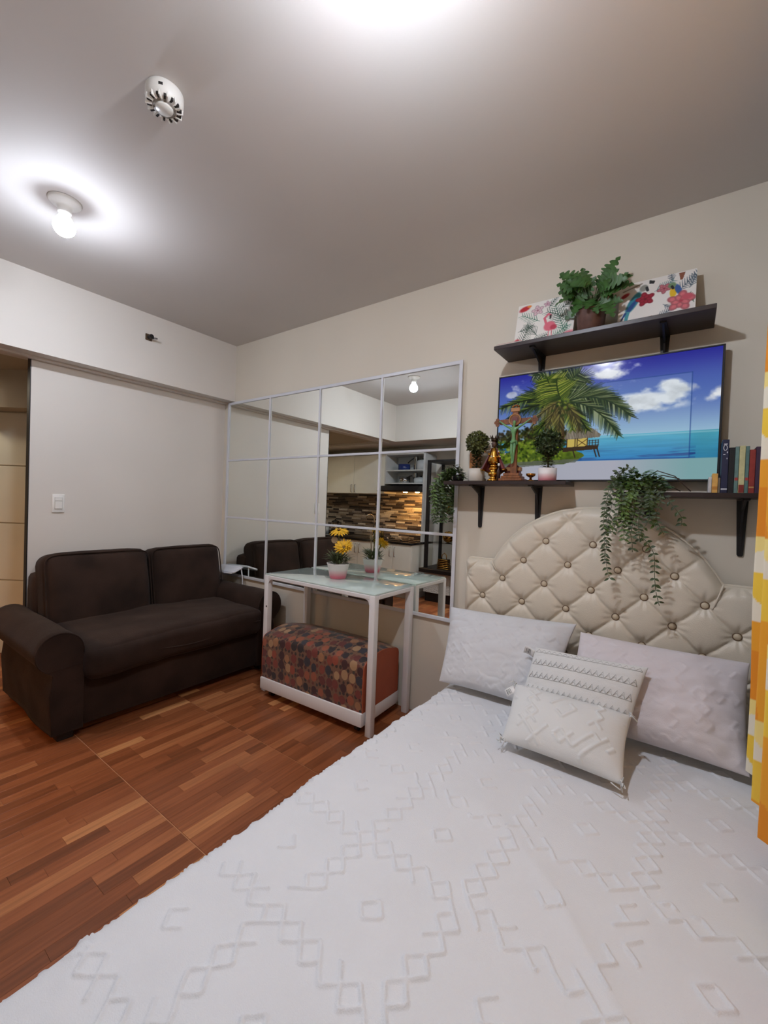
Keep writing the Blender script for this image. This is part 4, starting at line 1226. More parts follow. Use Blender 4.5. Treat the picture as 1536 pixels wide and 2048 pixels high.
def print_parrots():
    p = Pic(170, 145, (238, 233, 226))
    GY = (84, 100, 112)
    for a in ((0.78, 0.42, -0.9, 0.36, 7, GY), (0.92, 0.38, -1.2, 0.34, 7, GY), (0.48, 0.30, -0.5, 0.3, 7, (100, 140, 140)), (0.52, 0.9, -0.6, 0.26, 6, GY), (0.70, 0.16, -1.7, 0.2, 5, GY), (0.60, 0.62, 0.7, 0.2, 5, GY), (0.98, 0.7, -1.9, 0.2, 5, (70, 110, 80))):
        spray(p, *a, w=0.009)
    # blue parrot
    p.ell(0.20, 0.45, 0.075, 0.27, (58, 138, 156), 0.25, 0.42); p.ell(0.17, 0.55, 0.04, 0.22, (40, 78, 140), 0.4, 0.5)
    p.line((0.13, 0.66), (0.10, 0.98), 0.035, (70, 150, 160), 0.02); p.line((0.10, 0.66), (0.05, 0.80), 0.02, (40, 70, 130), 0.01)
    p.ell(0.33, 0.17, 0.065, 0.085, (150, 150, 140), 0.3, 0.3); p.line((0.37, 0.17), (0.385, 0.24), 0.022, (40, 40, 44))
    flower(p, 0.36, 0.42, 0.15, (168, 32, 54), (110, 16, 34)); p.ell(0.08, 0.26, 0.08, 0.05, (176, 40, 50), 0.4, -0.6)
    flower(p, 0.60, 0.28, 0.11, (206, 120, 130), (150, 50, 70))
    # yellow-breasted parrot
    p.ell(0.72, 0.40, 0.05, 0.13, (232, 190, 40), 0.25); p.ell(0.78, 0.36, 0.045, 0.14, (60, 96, 160), 0.3, -0.3); p.ell(0.70, 0.25, 0.06, 0.07, (120, 150, 110), 0.3); p.line((0.70, 0.27), (0.715, 0.32), 0.02, (40, 36, 40))
    flower(p, 0.82, 0.62, 0.21, (222, 120, 126), (190, 70, 84)); p.ell(0.90, 0.55, 0.09, 0.08, (206, 92, 104), 0.4)
    # toucan
    p.ell(0.28, 0.92, 0.09, 0.08, (30, 28, 32), 0.25); p.line((0.32, 0.88), (0.46, 0.84), 0.035, (236, 166, 60), 0.026); p.line((0.46, 0.84), (0.52, 0.86), 0.024, (34, 30, 30), 0.008)
    p.poly([(0.78, 0.02), (0.86, 0.02), (0.83, 0.17), (0.80, 0.17)], (140, 84, 60))
    p.line((0.05, 0.16), (0.30, 0.06), 0.014, (160, 150, 136)); p.poly([(0.40, 0.02), (0.48, 0.06), (0.46, 0.12), (0.40, 0.10)], (40, 40, 42))
    return p
M_PRINT = vcol_mat('canvas_print', rough=0.7, bump=0.2, bscale=900)
M_CANVAS = mat('canvas_edge_white', (226, 220, 208), 0.8)
def canvas(label, pic, x0, x1, z0, hgt, yb, lean):
    w = Matrix.Translation(((x0 + x1) / 2, yb, z0)) @ Matrix.Rotation(-lean, 4, 'X')
    t = thing('canvas_print', label, 'picture', ((x0 + x1) / 2, yb, z0), 'canvas prints on the upper shelf')
    hw = (x1 - x0) / 2
    ob('stretcher_body', boxm(-hw, hw, -0.012, 0.006, 0.0, hgt, 0.001, 1), M_CANVAS, t, w)
    ob('printed_face', pic.mesh((-hw + 0.0005, -0.0126, hgt - 0.0005), (2 * hw - 0.001, 0, 0), (0, 0, -hgt + 0.001)), M_PRINT, t, w)
canvas('square canvas print of pink flamingos and palm leaves', print_flamingo(), 2.553, 2.822, US, 0.238, -0.100, math.radians(14))
canvas('canvas print of a blue parrot and toucan among red flowers', print_parrots(), 2.998, 3.268, US, 0.218, -0.095, math.radians(14))
t = thing('magazine', 'thin pink-edged magazine lying at the left end of the upper shelf', 'magazine', (2.55, -0.15, US))
ob('pages', boxm(2.502, 2.62, -0.195, -0.122, US + 0.001, US + 0.006), M_CANVAS, t)
ob('cover', boxm(2.500, 2.622, -0.197, -0.120, US + 0.0061, US + 0.0072), mat('pink_cover', (206, 140, 138), 0.4, var=0.3, scale=40), t)

# ------------------------------------------------------------------ monstera in brown pot
def monstera_leaf(L, W):
    """broad split leaf in local xy, stem at origin, tip at +x"""
    bm = BM()
    def blade(side):
        pts = []
        n = 36
        for k in range(n + 1):
            t_ = k / n
            w = W * 0.5 * (math.sin(PI * t_ ** 0.62)) ** 0.8
            notch = 0.5 + 0.5 * math.cos(2 * PI * t_ * 5.0)
            w *= 1 - 0.62 * (notch ** 3) * (0.1 < t_ < 0.93)
            x = L * (t_ * 1.06 - 0.10 * math.sin(PI * t_) * (1 - t_) * 2)
            pts.append((x, side * w, -0.30 * L * t_ * t_ + 0.10 * w))
        return pts
    spine = [(L * k / 36, 0, -0.30 * L * (k / 36) ** 2) for k in range(37)]
    sv = [bm.verts.new(p) for p in spine]
    for s in (-1, 1):
        bv = [bm.verts.new(p) for p in blade(s)]
        for k in range(36):
            f = (sv[k], sv[k + 1], bv[k + 1], bv[k])
            bm.faces.new(f if s > 0 else f[::-1])
    bmesh.ops.remove_doubles(bm, verts=bm.verts[:], dist=1e-6)
    return fin(bm, True, False)
PX, PY = 2.898, -0.118
t = thing('potted_monstera', 'bushy split-leaf plant in a brown pot between the two canvas prints', 'potted plant', (PX, PY, US))
M_BROWNPOT = mat('brown_ceramic', (92, 62, 52), 0.45, var=0.2, scale=40)
ob('pot', lathem([(0.0, 0.0), (0.046, 0.0), (0.050, 0.004), (0.060, 0.095), (0.062, 0.1), (0.056, 0.1), (0.054, 0.09), (0.0, 0.088)], (PX, PY, US + 0.0005), 32), M_BROWNPOT, t)
lm = monstera_leaf(0.095, 0.085)
M_MON = mat('monstera_green', (56, 92, 40), 0.42, var=0.4, scale=25)
rnd = random.Random(5)
for k in range(46):
    fx = rnd.uniform(-1, 1); fz = rnd.uniform(0, 1) ** 0.8
    fx *= math.sqrt(max(0.0, 1 - (fz - 0.4) ** 2 * 1.6))
    c = Vector((PX + fx * 0.085, PY + rnd.uniform(-0.055, 0.02), US + 0.105 + fz * 0.135))
    d = Vector((fx * 1.1 + rnd.gauss(0, 0.25), -0.35 + rnd.gauss(0, 0.15), (fz - 0.55) * 1.5 + rnd.gauss(0, 0.2))).normalized()
    up = Vector((rnd.gauss(0, 0.3), -1.0, 0.15 + rnd.gauss(0, 0.3))).normalized()
    s = up.cross(d).normalized(); up = d.cross(s)
    sc = rnd.uniform(0.55, 0.85)
    w = Matrix(((d.x * sc, s.x * sc, up.x * sc, c.x), (d.y * sc, s.y * sc, up.y * sc, c.y), (d.z * sc, s.z * sc, up.z * sc, c.z), (0, 0, 0, 1)))
    lf = ob('leaf', lm, M_MON, t, w)
    ob('leaf_stem', tubem([c, (c + Vector((PX, PY, US + 0.085))) / 2 + Vector((0, 0, 0.01)), (PX, PY, US + 0.085)], 0.0018, 5), M_LEAF_D, t)

# ------------------------------------------------------------------ trailing plants
def strand(bm, pts, Lf, Wf, step, rnd, pair=True, r=0.0012):
    pts = [Vector(p) for p in pts]
    # smooth
    dense = []
    for i in range(len(pts) - 1):
        p0 = pts[max(i - 1, 0)]; p1 = pts[i]; p2 = pts[i + 1]; p3 = pts[min(i + 2, len(pts) - 1)]
        for k in range(8):
            t_ = k / 8
            dense.append(0.5 * ((2 * p1) + (p2 - p0) * t_ + (2 * p0 - 5 * p1 + 4 * p2 - p3) * t_ ** 2 + (3 * p1 - p0 - 3 * p2 + p3) * t_ ** 3))
    dense.append(pts[-1])
    tube(bm, dense, r, 4)
    acc = 0
    for a, b_ in zip(dense, dense[1:]):
        acc += (b_ - a).length
        if acc > step:
            acc = 0
            d = (b_ - a).normalized()
            s = d.cross(Vector((0, -1, 0.1)))
            if s.length < 0.1: s = Vector((1, 0, 0))
            s.normalize()
            for sd in ((-1, 1) if pair else (rnd.choice((-1, 1)),)):
                dd = (s * sd + d * 0.55 + Vector((rnd.gauss(0, 0.15), rnd.gauss(-0.1, 0.2), rnd.gauss(0, 0.15)))).normalized()
                leaf(bm, b_, dd, Vector((rnd.gauss(0, 0.2), -1, 0.35)), Lf * rnd.uniform(0.75, 1.15), Wf * rnd.uniform(0.8, 1.2), 0.2, 0.2, 2)

t = thing('trailing_plant', 'green trailing plant spilling off the book shelf over the headboard', 'potted plant', (3.11, -0.1, RSZ), 'trailing shelf plants')
ob('pot', lathem([(0.0, 0.0), (0.034, 0.0), (0.042, 0.05), (0.038, 0.05), (0.0, 0.045)], (3.115, -0.085, RSZ + 0.0005), 24), M_BLACK, t)
rnd = random.Random(11)
bm = BM()
for k in range(330):
    a = rnd.uniform(0, 2 * PI); rr = rnd.random() ** 0.6 * 0.1
    z = RSZ + 0.012 + 0.078 * (1 - (rr / 0.1) ** 2) * rnd.uniform(0.6, 1.05)
    yy = max(-0.215, min(-0.095, -0.140 + math.sin(a) * rr * 0.75))
    leaf(bm, (3.112 + math.cos(a) * rr, yy, z), Vector((math.cos(a), math.sin(a), rnd.uniform(-0.2, 0.7))), (0, -0.3, 1), rnd.uniform(0.018, 0.03), rnd.uniform(0.010, 0.015), 0.2, 0.3, 2)
ob('foliage_crown', fin(bm, recalc=False), M_LEAF, t)
yf = -0.195
for k in range(22):
    x0 = rnd.uniform(3.035, 3.20); ln = rnd.uniform(0.05, 0.20) * (1.1 - abs(x0 - 3.12) * 3)
    x1 = x0 + rnd.gauss(0, 0.022)
    bm = BM(); y1 = yf - rnd.uniform(0, 0.03)
    strand(bm, [(3.11 + (x0 - 3.11) * 0.5, -0.12, RSZ + 0.05), (x0, -0.165, RSZ + 0.04), (x1, y1, RSZ - 0.02), (x1 + rnd.gauss(0, 0.012), y1, RSZ - ln * 0.6), (x1 + rnd.gauss(0, 0.02), y1 + 0.005, RSZ - ln)], 0.021, 0.0095, 0.014, rnd)
    ob('strand', fin(bm, recalc=False), M_LEAF_D if k % 3 else M_LEAF, t)
longs = (
    [(3.06, -0.13, RSZ + 0.06), (3.015, -0.185, RSZ + 0.03), (3.005, -0.20, 1.24), (3.012, -0.20, 1.14), (3.010, -0.20, 1.05), (3.016, -0.205, 1.0), (3.028, -0.205, 0.952)],
    [(3.09, -0.14, RSZ + 0.05), (3.04, -0.19, RSZ + 0.0), (3.02, -0.21, 1.22), (3.005, -0.21, 1.12), (3.008, -0.21, 1.02)],
    [(3.12, -0.14, RSZ + 0.04), (3.15, -0.19, RSZ - 0.01), (3.155, -0.21, 1.20), (3.13, -0.21, 1.14), (3.155, -0.21, 1.105), (3.178, -0.21, 1.06), (3.183, -0.21, 0.98), (3.190, -0.21, 0.92), (3.203, -0.21, 0.868)],
    [(3.10, -0.14, RSZ + 0.04), (3.08, -0.19, RSZ - 0.02), (3.085, -0.21, 1.18), (3.10, -0.21, 1.12), (3.105, -0.21, 1.065)],
    [(3.16, -0.13, RSZ + 0.03), (3.20, -0.17, RSZ - 0.01), (3.235, -0.185, 1.245), (3.258, -0.185, 1.21), (3.258, -0.185, 1.178)],
    [(3.07, -0.13, RSZ + 0.07), (3.04, -0.15, RSZ + 0.085), (3.02, -0.16, RSZ + 0.06), (3.01, -0.16, RSZ + 0.035)],
    [(3.10, -0.12, RSZ + 0.07), (3.075, -0.13, RSZ + 0.10), (3.05, -0.14, RSZ + 0.095), (3.03, -0.14, RSZ + 0.07)])
for pts in longs:
    bm = BM(); strand(bm, pts, 0.023, 0.0105, 0.020, rnd)
    ob('strand', fin(bm, recalc=False), M_LEAF_D, t)
for pts in ([(3.13, -0.11, RSZ + 0.06), (3.17, -0.12, RSZ + 0.088), (3.23, -0.12, RSZ + 0.065), (3.27, -0.12, RSZ + 0.02), (3.283, -0.12, RSZ + 0.006)], [(3.14, -0.10, RSZ + 0.05), (3.19, -0.11, RSZ + 0.07), (3.245, -0.12, RSZ + 0.055)], [(3.16, -0.11, RSZ + 0.04), (3.21, -0.12, RSZ + 0.03), (3.25, -0.13, RSZ + 0.006)]):
    ob('twig', tubem(pts, 0.002, 5), M_STEM, t)

t = thing('trailing_vine', 'dense green vine hanging off the left shelf end over the mirror edge', 'potted plant', (2.275, -0.1, LSZ), 'trailing shelf plants')
ob('pot', lathem([(0.0, 0.0), (0.026, 0.0), (0.032, 0.035), (0.0, 0.032)], (2.282, -0.10, LSZ + 0.0005), 20), M_BLACK, t)
bm = BM()
for k in range(260):
    a = rnd.uniform(0, 2 * PI); rr = rnd.random() ** 0.6
    leaf(bm, (2.258 + math.cos(a) * rr * 0.06, -0.112 + math.sin(a) * rr * 0.055, LSZ + 0.014 + 0.062 * (1 - rr * rr) * rnd.uniform(0.7, 1.2)), Vector((math.cos(a) - 0.3, math.sin(a), rnd.uniform(-0.3, 0.5))), (0, -0.3, 1), rnd.uniform(0.018, 0.032), rnd.uniform(0.009, 0.014), 0.2, 0.3, 2)
ob('foliage_crown', fin(bm, recalc=False), M_LEAF_D, t)
for k in range(30):
    x1 = rnd.uniform(2.165, 2.235); ln = rnd.uniform(0.10, 0.23); y1 = -0.10 + rnd.uniform(-0.085, 0.05)
    bm = BM()
    strand(bm, [(2.27, -0.10, LSZ + 0.035), (2.235, y1 * 0.6 - 0.04, LSZ + 0.045), (x1 - 0.005, y1, LSZ - 0.02), (x1 + rnd.gauss(0, 0.01), y1, LSZ - ln * 0.6), (x1 + rnd.gauss(0.01, 0.012), y1, LSZ - ln)], 0.024, 0.010, 0.014, rnd)
    ob('strand', fin(bm, recalc=False), M_LEAF_D if k % 4 else M_LEAF, t)

# ------------------------------------------------------------------ topiaries
def topiary(label, x, y, R, potmat, pot_r, pot_h, zc, seed):
    rnd = random.Random(seed)
    t = thing('topiary', label, 'potted plant', (x, y, LSZ), 'little topiaries on the shelf')
    z0 = LSZ + 0.0005
    ob('pot', lathem([(0.0, 0.0), (pot_r * 0.86, 0.0), (pot_r * 0.96, 0.004), (pot_r, pot_h * 0.5), (pot_r, pot_h), (pot_r * 0.93, pot_h), (pot_r * 0.9, pot_h - 0.006), (0.0, pot_h - 0.008)], (x, y, z0), 30), potmat, t)
    bm = BM()
    for k in range(14):
        a = rnd.uniform(0, 2 * PI); rr = rnd.uniform(0, pot_r * 0.8)
        bmesh.ops.create_icosphere(bm, subdivisions=1, radius=rnd.uniform(0.004, 0.007), matrix=Matrix.Translation((x + math.cos(a) * rr, y + math.sin(a) * rr, z0 + pot_h - 0.003)))
    ob('pebbles', fin(bm, True), mat('white_pebble', (214, 206, 190), 0.6), t, kind='stuff')
    ob('trunk', tubem([(x, y, z0 + pot_h - 0.01), (x + 0.002, y, z0 + pot_h + 0.03), (x, y, zc - R * 0.5)], 0.004, 6), M_STEM, t)
    bm = BM()
    for k in range(560):
        n = Vector((rnd.gauss(0, 1), rnd.gauss(0, 1), rnd.gauss(0, 1))).normalized()
        c = Vector((x, y, zc)) + n * R * rnd.uniform(0.72, 1.0)
        leaf(bm, c, (n + Vector((rnd.gauss(0, 0.6), rnd.gauss(0, 0.6), rnd.gauss(0, 0.6)))), n, rnd.uniform(0.013, 0.021), rnd.uniform(0.009, 0.014), 0.3, 0.3, 2)
    bmesh.ops.create_icosphere(bm, subdivisions=2, radius=R * 0.72, matrix=Matrix.Translation((x, y, zc)))
    ob('clipped_ball', fin(bm, recalc=False), M_LEAF_T if seed == 1 else M_LEAF_D, t)
    bm = BM()
    for k in range(240):
        a = rnd.uniform(0, 2 * PI); h_ = rnd.random()
        c = Vector((x + math.cos(a) * rnd.uniform(0, 0.022), y + math.sin(a) * rnd.uniform(0, 0.022), z0 + pot_h + h_ * (zc - R - z0 - pot_h + 0.02)))
        leaf(bm, c, Vector((math.cos(a), math.sin(a), rnd.uniform(-0.2, 0.8))), (0, 0, 1), rnd.uniform(0.014, 0.022), 0.010, 0.2, 0.3, 2)
    ob('lower_foliage', fin(bm, recalc=False), M_LEAF_D if seed == 1 else M_LEAF_T, t)
topiary('round topiary in a plain off-white pot at the vine end of the shelf', 2.380, -0.095, 0.054, mat('offwhite_ceramic', (206, 198, 186), 0.4), 0.042, 0.066, 1.555, 1)
topiary('round topiary in a pink and white pot beside the crucifix', 2.742, -0.118, 0.056, grad_pot_mat('pot_pink_fade_shelf', LSZ, LSZ + 0.06, (230, 222, 220), (222, 140, 150), 0.45), 0.041, 0.060, 1.530, 2)

# ------------------------------------------------------------------ crucifix
M_CROSS = mat('reddish_carved_wood', (128, 78, 44), 0.5, var=0.3, scale=30, stretch=(3, 3, 1))
CXX, CY = 2.583, -0.128
t = thing('crucifix', 'wooden standing crucifix with a pale green figure on a stepped base', 'crucifix', (CXX, CY, LSZ))
for k, (hw, h0, h1) in enumerate(((0.056, 0.0, 0.012), (0.047, 0.0122, 0.024), (0.038, 0.0242, 0.038))):
    ob('base_step', boxm(CXX - hw, CXX + hw, CY - hw * 0.75, CY + hw * 0.75, LSZ + 0.0005 + h0, LSZ + 0.0005 + h1, 0.002, 1), M_CROSS, t)
ob('upright', boxm(CXX - 0.0145, CXX + 0.0145, CY + 0.002, CY + 0.016, LSZ + 0.0386, 1.695, 0.0015, 1), M_CROSS, t)
cb = ob('crossbar', boxm(CXX - 0.076, CXX + 0.078, CY + 0.003, CY + 0.015, 1.630, 1.655, 0.0015, 1), M_CROSS, t)
for sx in (-1, 1):
    for (dx, dz) in ((0.082, 0.0), (0.09, 0.012), (0.09, -0.012), (0.098, 0.0)):
        bm = BM(); c = Vector((CXX + sx * dx + 0.001, CY, 1.6425 + dz)); cyl(bm, c + Vector((0, 0.004, 0)), c + Vector((0, 0.014, 0)), 0.009, 0.008, 10)
        ob('trefoil_lobe', fin(bm), M_CROSS, cb)
pl = ob('title_plaque', boxm(CXX - 0.022, CXX + 0.022, CY - 0.002, CY + 0.0015, 1.688, 1.706, 0.001, 1), mat('pale_wood', (172, 122, 74), 0.5), t)
for k in range(5):
    a = (k - 2) * 0.42; c = Vector((CXX + math.sin(a) * 0.018, CY + 0.006, 1.704 + math.cos(a) * 0.014))
    bm = BM(); bmesh.ops.create_icosphere(bm, subdivisions=1, radius=0.0062, matrix=Matrix.Translation(c)); ob('finial_bead', fin(bm, True), M_CROSS if k % 2 else M_BRASS, t)
bm = BM(); cyl(bm, (CXX + 0.001, CY + 0.0018, 1.648), (CXX + 0.001, CY - 0.004, 1.648), 0.030, 0.030, 28)
md = ob('medallion', fin(bm), M_CROSS, t)
bm = BM(); tube(bm, [(CXX + 0.001 + 0.0265 * math.cos(2 * PI * k / 28), CY - 0.005, 1.648 + 0.0265 * math.sin(2 * PI * k / 28)) for k in range(28)], 0.003, 6, True)
ob('medallion_rim', fin(bm, True), mat('pale_wood', (172, 122, 74), 0.5), md)
bm = BM(); cyl(bm, (CXX + 0.001, CY - 0.0042, 1.648), (CXX + 0.001, CY - 0.006, 1.648), 0.015, 0.014, 20)
ob('medallion_centre', fin(bm), mat('plum_enamel', (108, 62, 60), 0.4), md)
# the figure: one continuous skinned body
sk = bpy.data.meshes.new('fig')
fy = CY - 0.010
J = [(0, fy, 1.545, 0.0085), (0, fy, 1.572, 0.0088), (0, fy - 0.001, 1.598, 0.0118), (0, fy - 0.001, 1.612, 0.007), (0.003, fy - 0.006, 1.622, 0.0055), (0.004, fy - 0.008, 1.634, 0.0085), (0.004, fy - 0.007, 1.643, 0.0055),
     (-0.018, fy, 1.608, 0.0062), (-0.042, fy, 1.622, 0.0046), (-0.066, fy + 0.002, 1.640, 0.0034), (-0.076, fy + 0.003, 1.646, 0.0036),
     (0.018, fy, 1.608, 0.0062), (0.044, fy, 1.622, 0.0046), (0.070, fy + 0.002, 1.640, 0.0034), (0.080, fy + 0.003, 1.646, 0.0036),
     (-0.0075, fy, 1.532, 0.0082), (-0.006, fy - 0.007, 1.490, 0.0058), (-0.003, fy - 0.001, 1.447, 0.0042), (-0.002, fy - 0.007, 1.434, 0.0036),
     (0.0075, fy, 1.532, 0.0082), (0.006, fy - 0.007, 1.490, 0.0058), (0.003, fy - 0.002, 1.449, 0.0042), (0.002, fy - 0.009, 1.436, 0.0036)]
E_ = [(0, 1), (1, 2), (2, 3), (3, 4), (4, 5), (5, 6), (2, 7), (7, 8), (8, 9), (9, 10), (2, 11), (11, 12), (12, 13), (13, 14), (0, 15), (15, 16), (16, 17), (17, 18), (0, 19), (19, 20), (20, 21), (21, 22)]
SCALE = 100.0
sk.from_pydata([((CXX + x) * SCALE, y * SCALE, z * SCALE) for x, y, z, r in J], E_, [])
M_FIG = mat('pale_green_figure', (104, 150, 98), 0.35, var=0.1, scale=60)
fo = bpy.data.objects.new('figure_tmp', sk); COL.objects.link(fo)
md_ = fo.modifiers.new('s', 'SKIN'); fo.modifiers.new('d', 'SUBSURF').levels = 2
for v, (x, y, z, r) in zip(sk.skin_vertices[0].data, J):
    v.radius = (r * SCALE, r * SCALE)
sk.skin_vertices[0].data[0].use_root = True
bpy.context.view_layer.update()
ev = fo.evaluated_get(bpy.context.evaluated_depsgraph_get())
fme = bpy.data.meshes.new_from_object(ev)
fme.transform(Matrix.Scale(1 / SCALE, 4))
fme.polygons.foreach_set('use_smooth', [True] * len(fme.polygons))
fme.materials.clear()
bpy.data.objects.remove(fo, do_unlink=True)
fig = ob('figure', fme, M_FIG, t)
bm = BM(); tube(bm, [(CXX - 0.011, fy - 0.002, 1.542), (CXX - 0.004, fy - 0.010, 1.536), (CXX + 0.006, fy - 0.009, 1.540), (CXX + 0.013, fy, 1.545), (CXX + 0.018, fy, 1.528)], 0.006, 6)
ob('loincloth', fin(bm, True), M_FIG, fig)

# ------------------------------------------------------------------ small crowned statue
SX, SY = 2.484, -0.124
t = thing('crowned_statue', 'small crowned figurine in a gold and dark red robe beside the crucifix', 'figurine', (SX, SY, LSZ))
M_RED = mat('dark_red_velvet', (92, 22, 22), 0.7, var=0.2, scale=40, sheen=0.3)
ob('pedestal', lathem([(0.0, 0.0), (0.028, 0.0), (0.030, 0.006), (0.020, 0.012), (0.016, 0.022), (0.026, 0.03), (0.026, 0.044), (0.018, 0.048), (0.018, 0.056), (0.024, 0.06), (0.024, 0.068), (0.0, 0.07)], (SX, SY, LSZ + 0.0005), 28), M_GOLD, t)
ob('gold_tier', lathem([(0.0, 0.071), (0.018, 0.071), (0.020, 0.078), (0.014, 0.084), (0.0, 0.084)], (SX, SY, LSZ), 24), M_GOLD, t)
ob('robe', lathem([(0.0, 0.0845), (0.020, 0.085), (0.030, 0.10), (0.024, 0.125), (0.017, 0.145), (0.012, 0.166), (0.0, 0.170)], (SX, SY, LSZ), 24), M_GOLD, t)
P = np.zeros((25, 12, 3))
for i in range(25):
    a = math.radians(-35 + 250 * i / 24)
    for j in range(12):
        t_ = j / 11
        r_ = 0.013 + 0.042 * t_ ** 1.3 + 0.004 * math.sin(i * 1.3) * t_
        P[i, j] = (SX + math.cos(a) * r_ * 1.15, SY + math.sin(a) * r_ * 0.7, LSZ + 0.165 - 0.135 * t_ + 0.03 * abs(math.cos(a)) * t_)
bm = BM(); bm.from_mesh(grid_mesh(P)); bmesh.ops.solidify(bm, geom=bm.faces[:], thickness=0.002)
cp = ob('cape', fin(bm, True), M_RED, t)
ob('cape_trim', tubem([tuple(P[i, 11]) for i in range(25)], 0.004, 6), M_GOLD, cp)
bm = BM(); bmesh.ops.create_uvsphere(bm, u_segments=16, v_segments=12, radius=0.0135, matrix=Matrix.Translation((SX, SY - 0.004, LSZ + 0.184)) @ Matrix.Diagonal((0.9, 0.95, 1.15, 1)))
ob('head', fin(bm, True), mat('dark_brown_skin', (84, 58, 46), 0.5), t)
bm = BM()
for k in range(60):
    n = rv(1).normalized(); n.z = n.z * 0.7
    bmesh.ops.create_icosphere(bm, subdivisions=1, radius=0.0045, matrix=Matrix.Translation(Vector((SX, SY + 0.004, LSZ + 0.184)) + Vector((n.x * 0.015, abs(n.y) * 0.012, n.z * 0.018))))
ob('hair', fin(bm, True), mat('black_hair', (30, 24, 22), 0.6), t)
cr_ = ob('crown', lathem([(0.0145, 0.198), (0.0165, 0.198), (0.018, 0.212), (0.016, 0.212), (0.0145, 0.20)], (SX, SY, LSZ), 20), mat('tarnished_crown', (62, 48, 34), 0.35, metal=0.9), t)
for k in range(7):
    a = 2 * PI * k / 7
    bm = BM(); c = Vector((SX + math.cos(a) * 0.017, SY + math.sin(a) * 0.017, LSZ + 0.212)); cyl(bm, c, c + Vector((math.cos(a) * 0.004, math.sin(a) * 0.004, 0.017)), 0.004, 0.0008, 6)
    ob('crown_point', fin(bm), MATS['tarnished_crown'], cr_)
for k in range(11):
    a = random.uniform(-2.8, -0.3); rr = 0.026 + random.uniform(0, 0.02)
    bm = BM(); bmesh.ops.create_icosphere(bm, subdivisions=1, radius=random.uniform(0.004, 0.0075), matrix=Matrix.Translation((SX + math.cos(a) * rr * 1.4, SY + math.sin(a) * rr * 0.8, LSZ + 0.115 + random.uniform(0, 0.035))))
    ob('robe_bead', fin(bm, True), M_GOLD if k % 3 else mat('pearl', (220, 206, 190), 0.3), t)

def small(name, label, cat, parts, loc):
    t = thing(name, label, cat, loc)
    for n, me, m in parts: ob(n, me, m, t)
    return t
small('brass_cup', 'little brass footed cup between crucifix and pink pot', 'cup', (('bowl', lathem([(0.0, 0.018), (0.006, 0.018), (0.020, 0.026), (0.022, 0.036), (0.019, 0.037), (0.017, 0.03), (0.0, 0.027)], (2.667, -0.12, LSZ), 24), M_BRASS), ('foot', lathem([(0.0, 0.0005), (0.017, 0.0005), (0.016, 0.004), (0.006, 0.009), (0.005, 0.0178), (0.0, 0.0179)], (2.667, -0.12, LSZ), 24), M_BRASS)), (2.667, -0.12, LSZ))
small('glass_vial', 'tiny dark glass bottle with pale cap between figurine and crucifix', 'bottle', (('bottle', lathem([(0.0, 0.0005), (0.009, 0.0005), (0.0095, 0.05), (0.005, 0.062), (0.004, 0.075), (0.0, 0.075)], (2.513, -0.13, LSZ), 16), mat('dark_bottle', (50, 34, 34), 0.15)), ('cap', lathem([(0.0, 0.0752), (0.006, 0.0752), (0.006, 0.088), (0.0, 0.088)], (2.513, -0.13, LSZ), 14), M_PLASTIC)), (2.513, -0.13, LSZ))
t = thing('wooden_plaque', 'small orange-brown wooden plaque standing behind the off-white topiary pot', 'plaque', (2.345, -0.03, LSZ))
ob('panel', boxm(2.315, 2.375, -0.040, -0.028, LSZ + 0.0005, 1.515, 0.001, 1), mat('orange_wood', (176, 112, 52), 0.5, var=0.3, scale=30), t)
ob('panel_foot', boxm(2.32, 2.37, -0.028, -0.012, LSZ + 0.0005, LSZ + 0.02), MATS['orange_wood'], t)
t = thing('red_altar_box', 'small dark red box with wooden lid behind the crucifix base', 'box', (2.565, -0.068, LSZ))
ob('box_body', boxm(2.525, 2.60, -0.080, -0.056, LSZ + 0.0005, 1.405), M_RED, t)
ob('box_lid', boxm(2.520, 2.605, -0.081, -0.055, 1.4055, 1.425, 0.002, 1), MATS['pale_wood'], t)
bm = BM(); prism(bm, [(2.53, 1.4255), (2.595, 1.4255), (2.5625, 1.452)], 'y', -0.079, -0.056)
ob('box_roof', fin(bm), M_RED, t)

# ------------------------------------------------------------------ books
M_PAGES = mat('page_block', (222, 212, 190), 0.8, var=0.1, scale=200)
def book(label, x0, x1, ztop, col, yfr=-0.155, dep=0.115, extra=None, lean=0.0):
    w = Matrix.Translation((x0, 0, RSZ)) @ Matrix.Rotation(lean, 4, 'Y') @ Matrix.Translation((-x0, 0, -RSZ)) if lean else None
    t = thing('book', label, 'book', ((x0 + x1) / 2, yfr + dep / 2, RSZ), 'books on the shelf')
    z0 = RSZ + 0.0005
    m = mat('book_cloth_%d_%d_%d' % col, col, 0.6, var=0.12, scale=60)
    bm = BM()
    poly = [(x0, yfr + dep), (x0, yfr + 0.001), (x0 + 0.001, yfr), (x1 - 0.001, yfr), (x1, yfr + 0.001), (x1, yfr + dep), (x1 - 0.0016, yfr + dep), (x1 - 0.0016, yfr + 0.003), (x0 + 0.0016, yfr + 0.003), (x0 + 0.0016, yfr + dep)]
    prism(bm, poly, 'z', z0, ztop)
    cv = ob('cover', fin(bm), m, t, w)
    ob('pages', boxm(x0 + 0.0017, x1 - 0.0017, yfr + 0.0032, yfr + dep - 0.004, z0 + 0.002, ztop - 0.003), M_PAGES, t, w)
    for (za, zb, c) in (extra or ()):
        ob('spine_band', boxm(x0 + 0.0008, x1 - 0.0008, yfr - 0.0006, yfr + 0.0001, za, zb), mat('band_%d_%d_%d' % c, c, 0.6), cv, w)
    return t, cv, w
book('short white paperback at the near end of the book row', 3.335, 3.3445, 1.365, (206, 202, 200), dep=0.09)
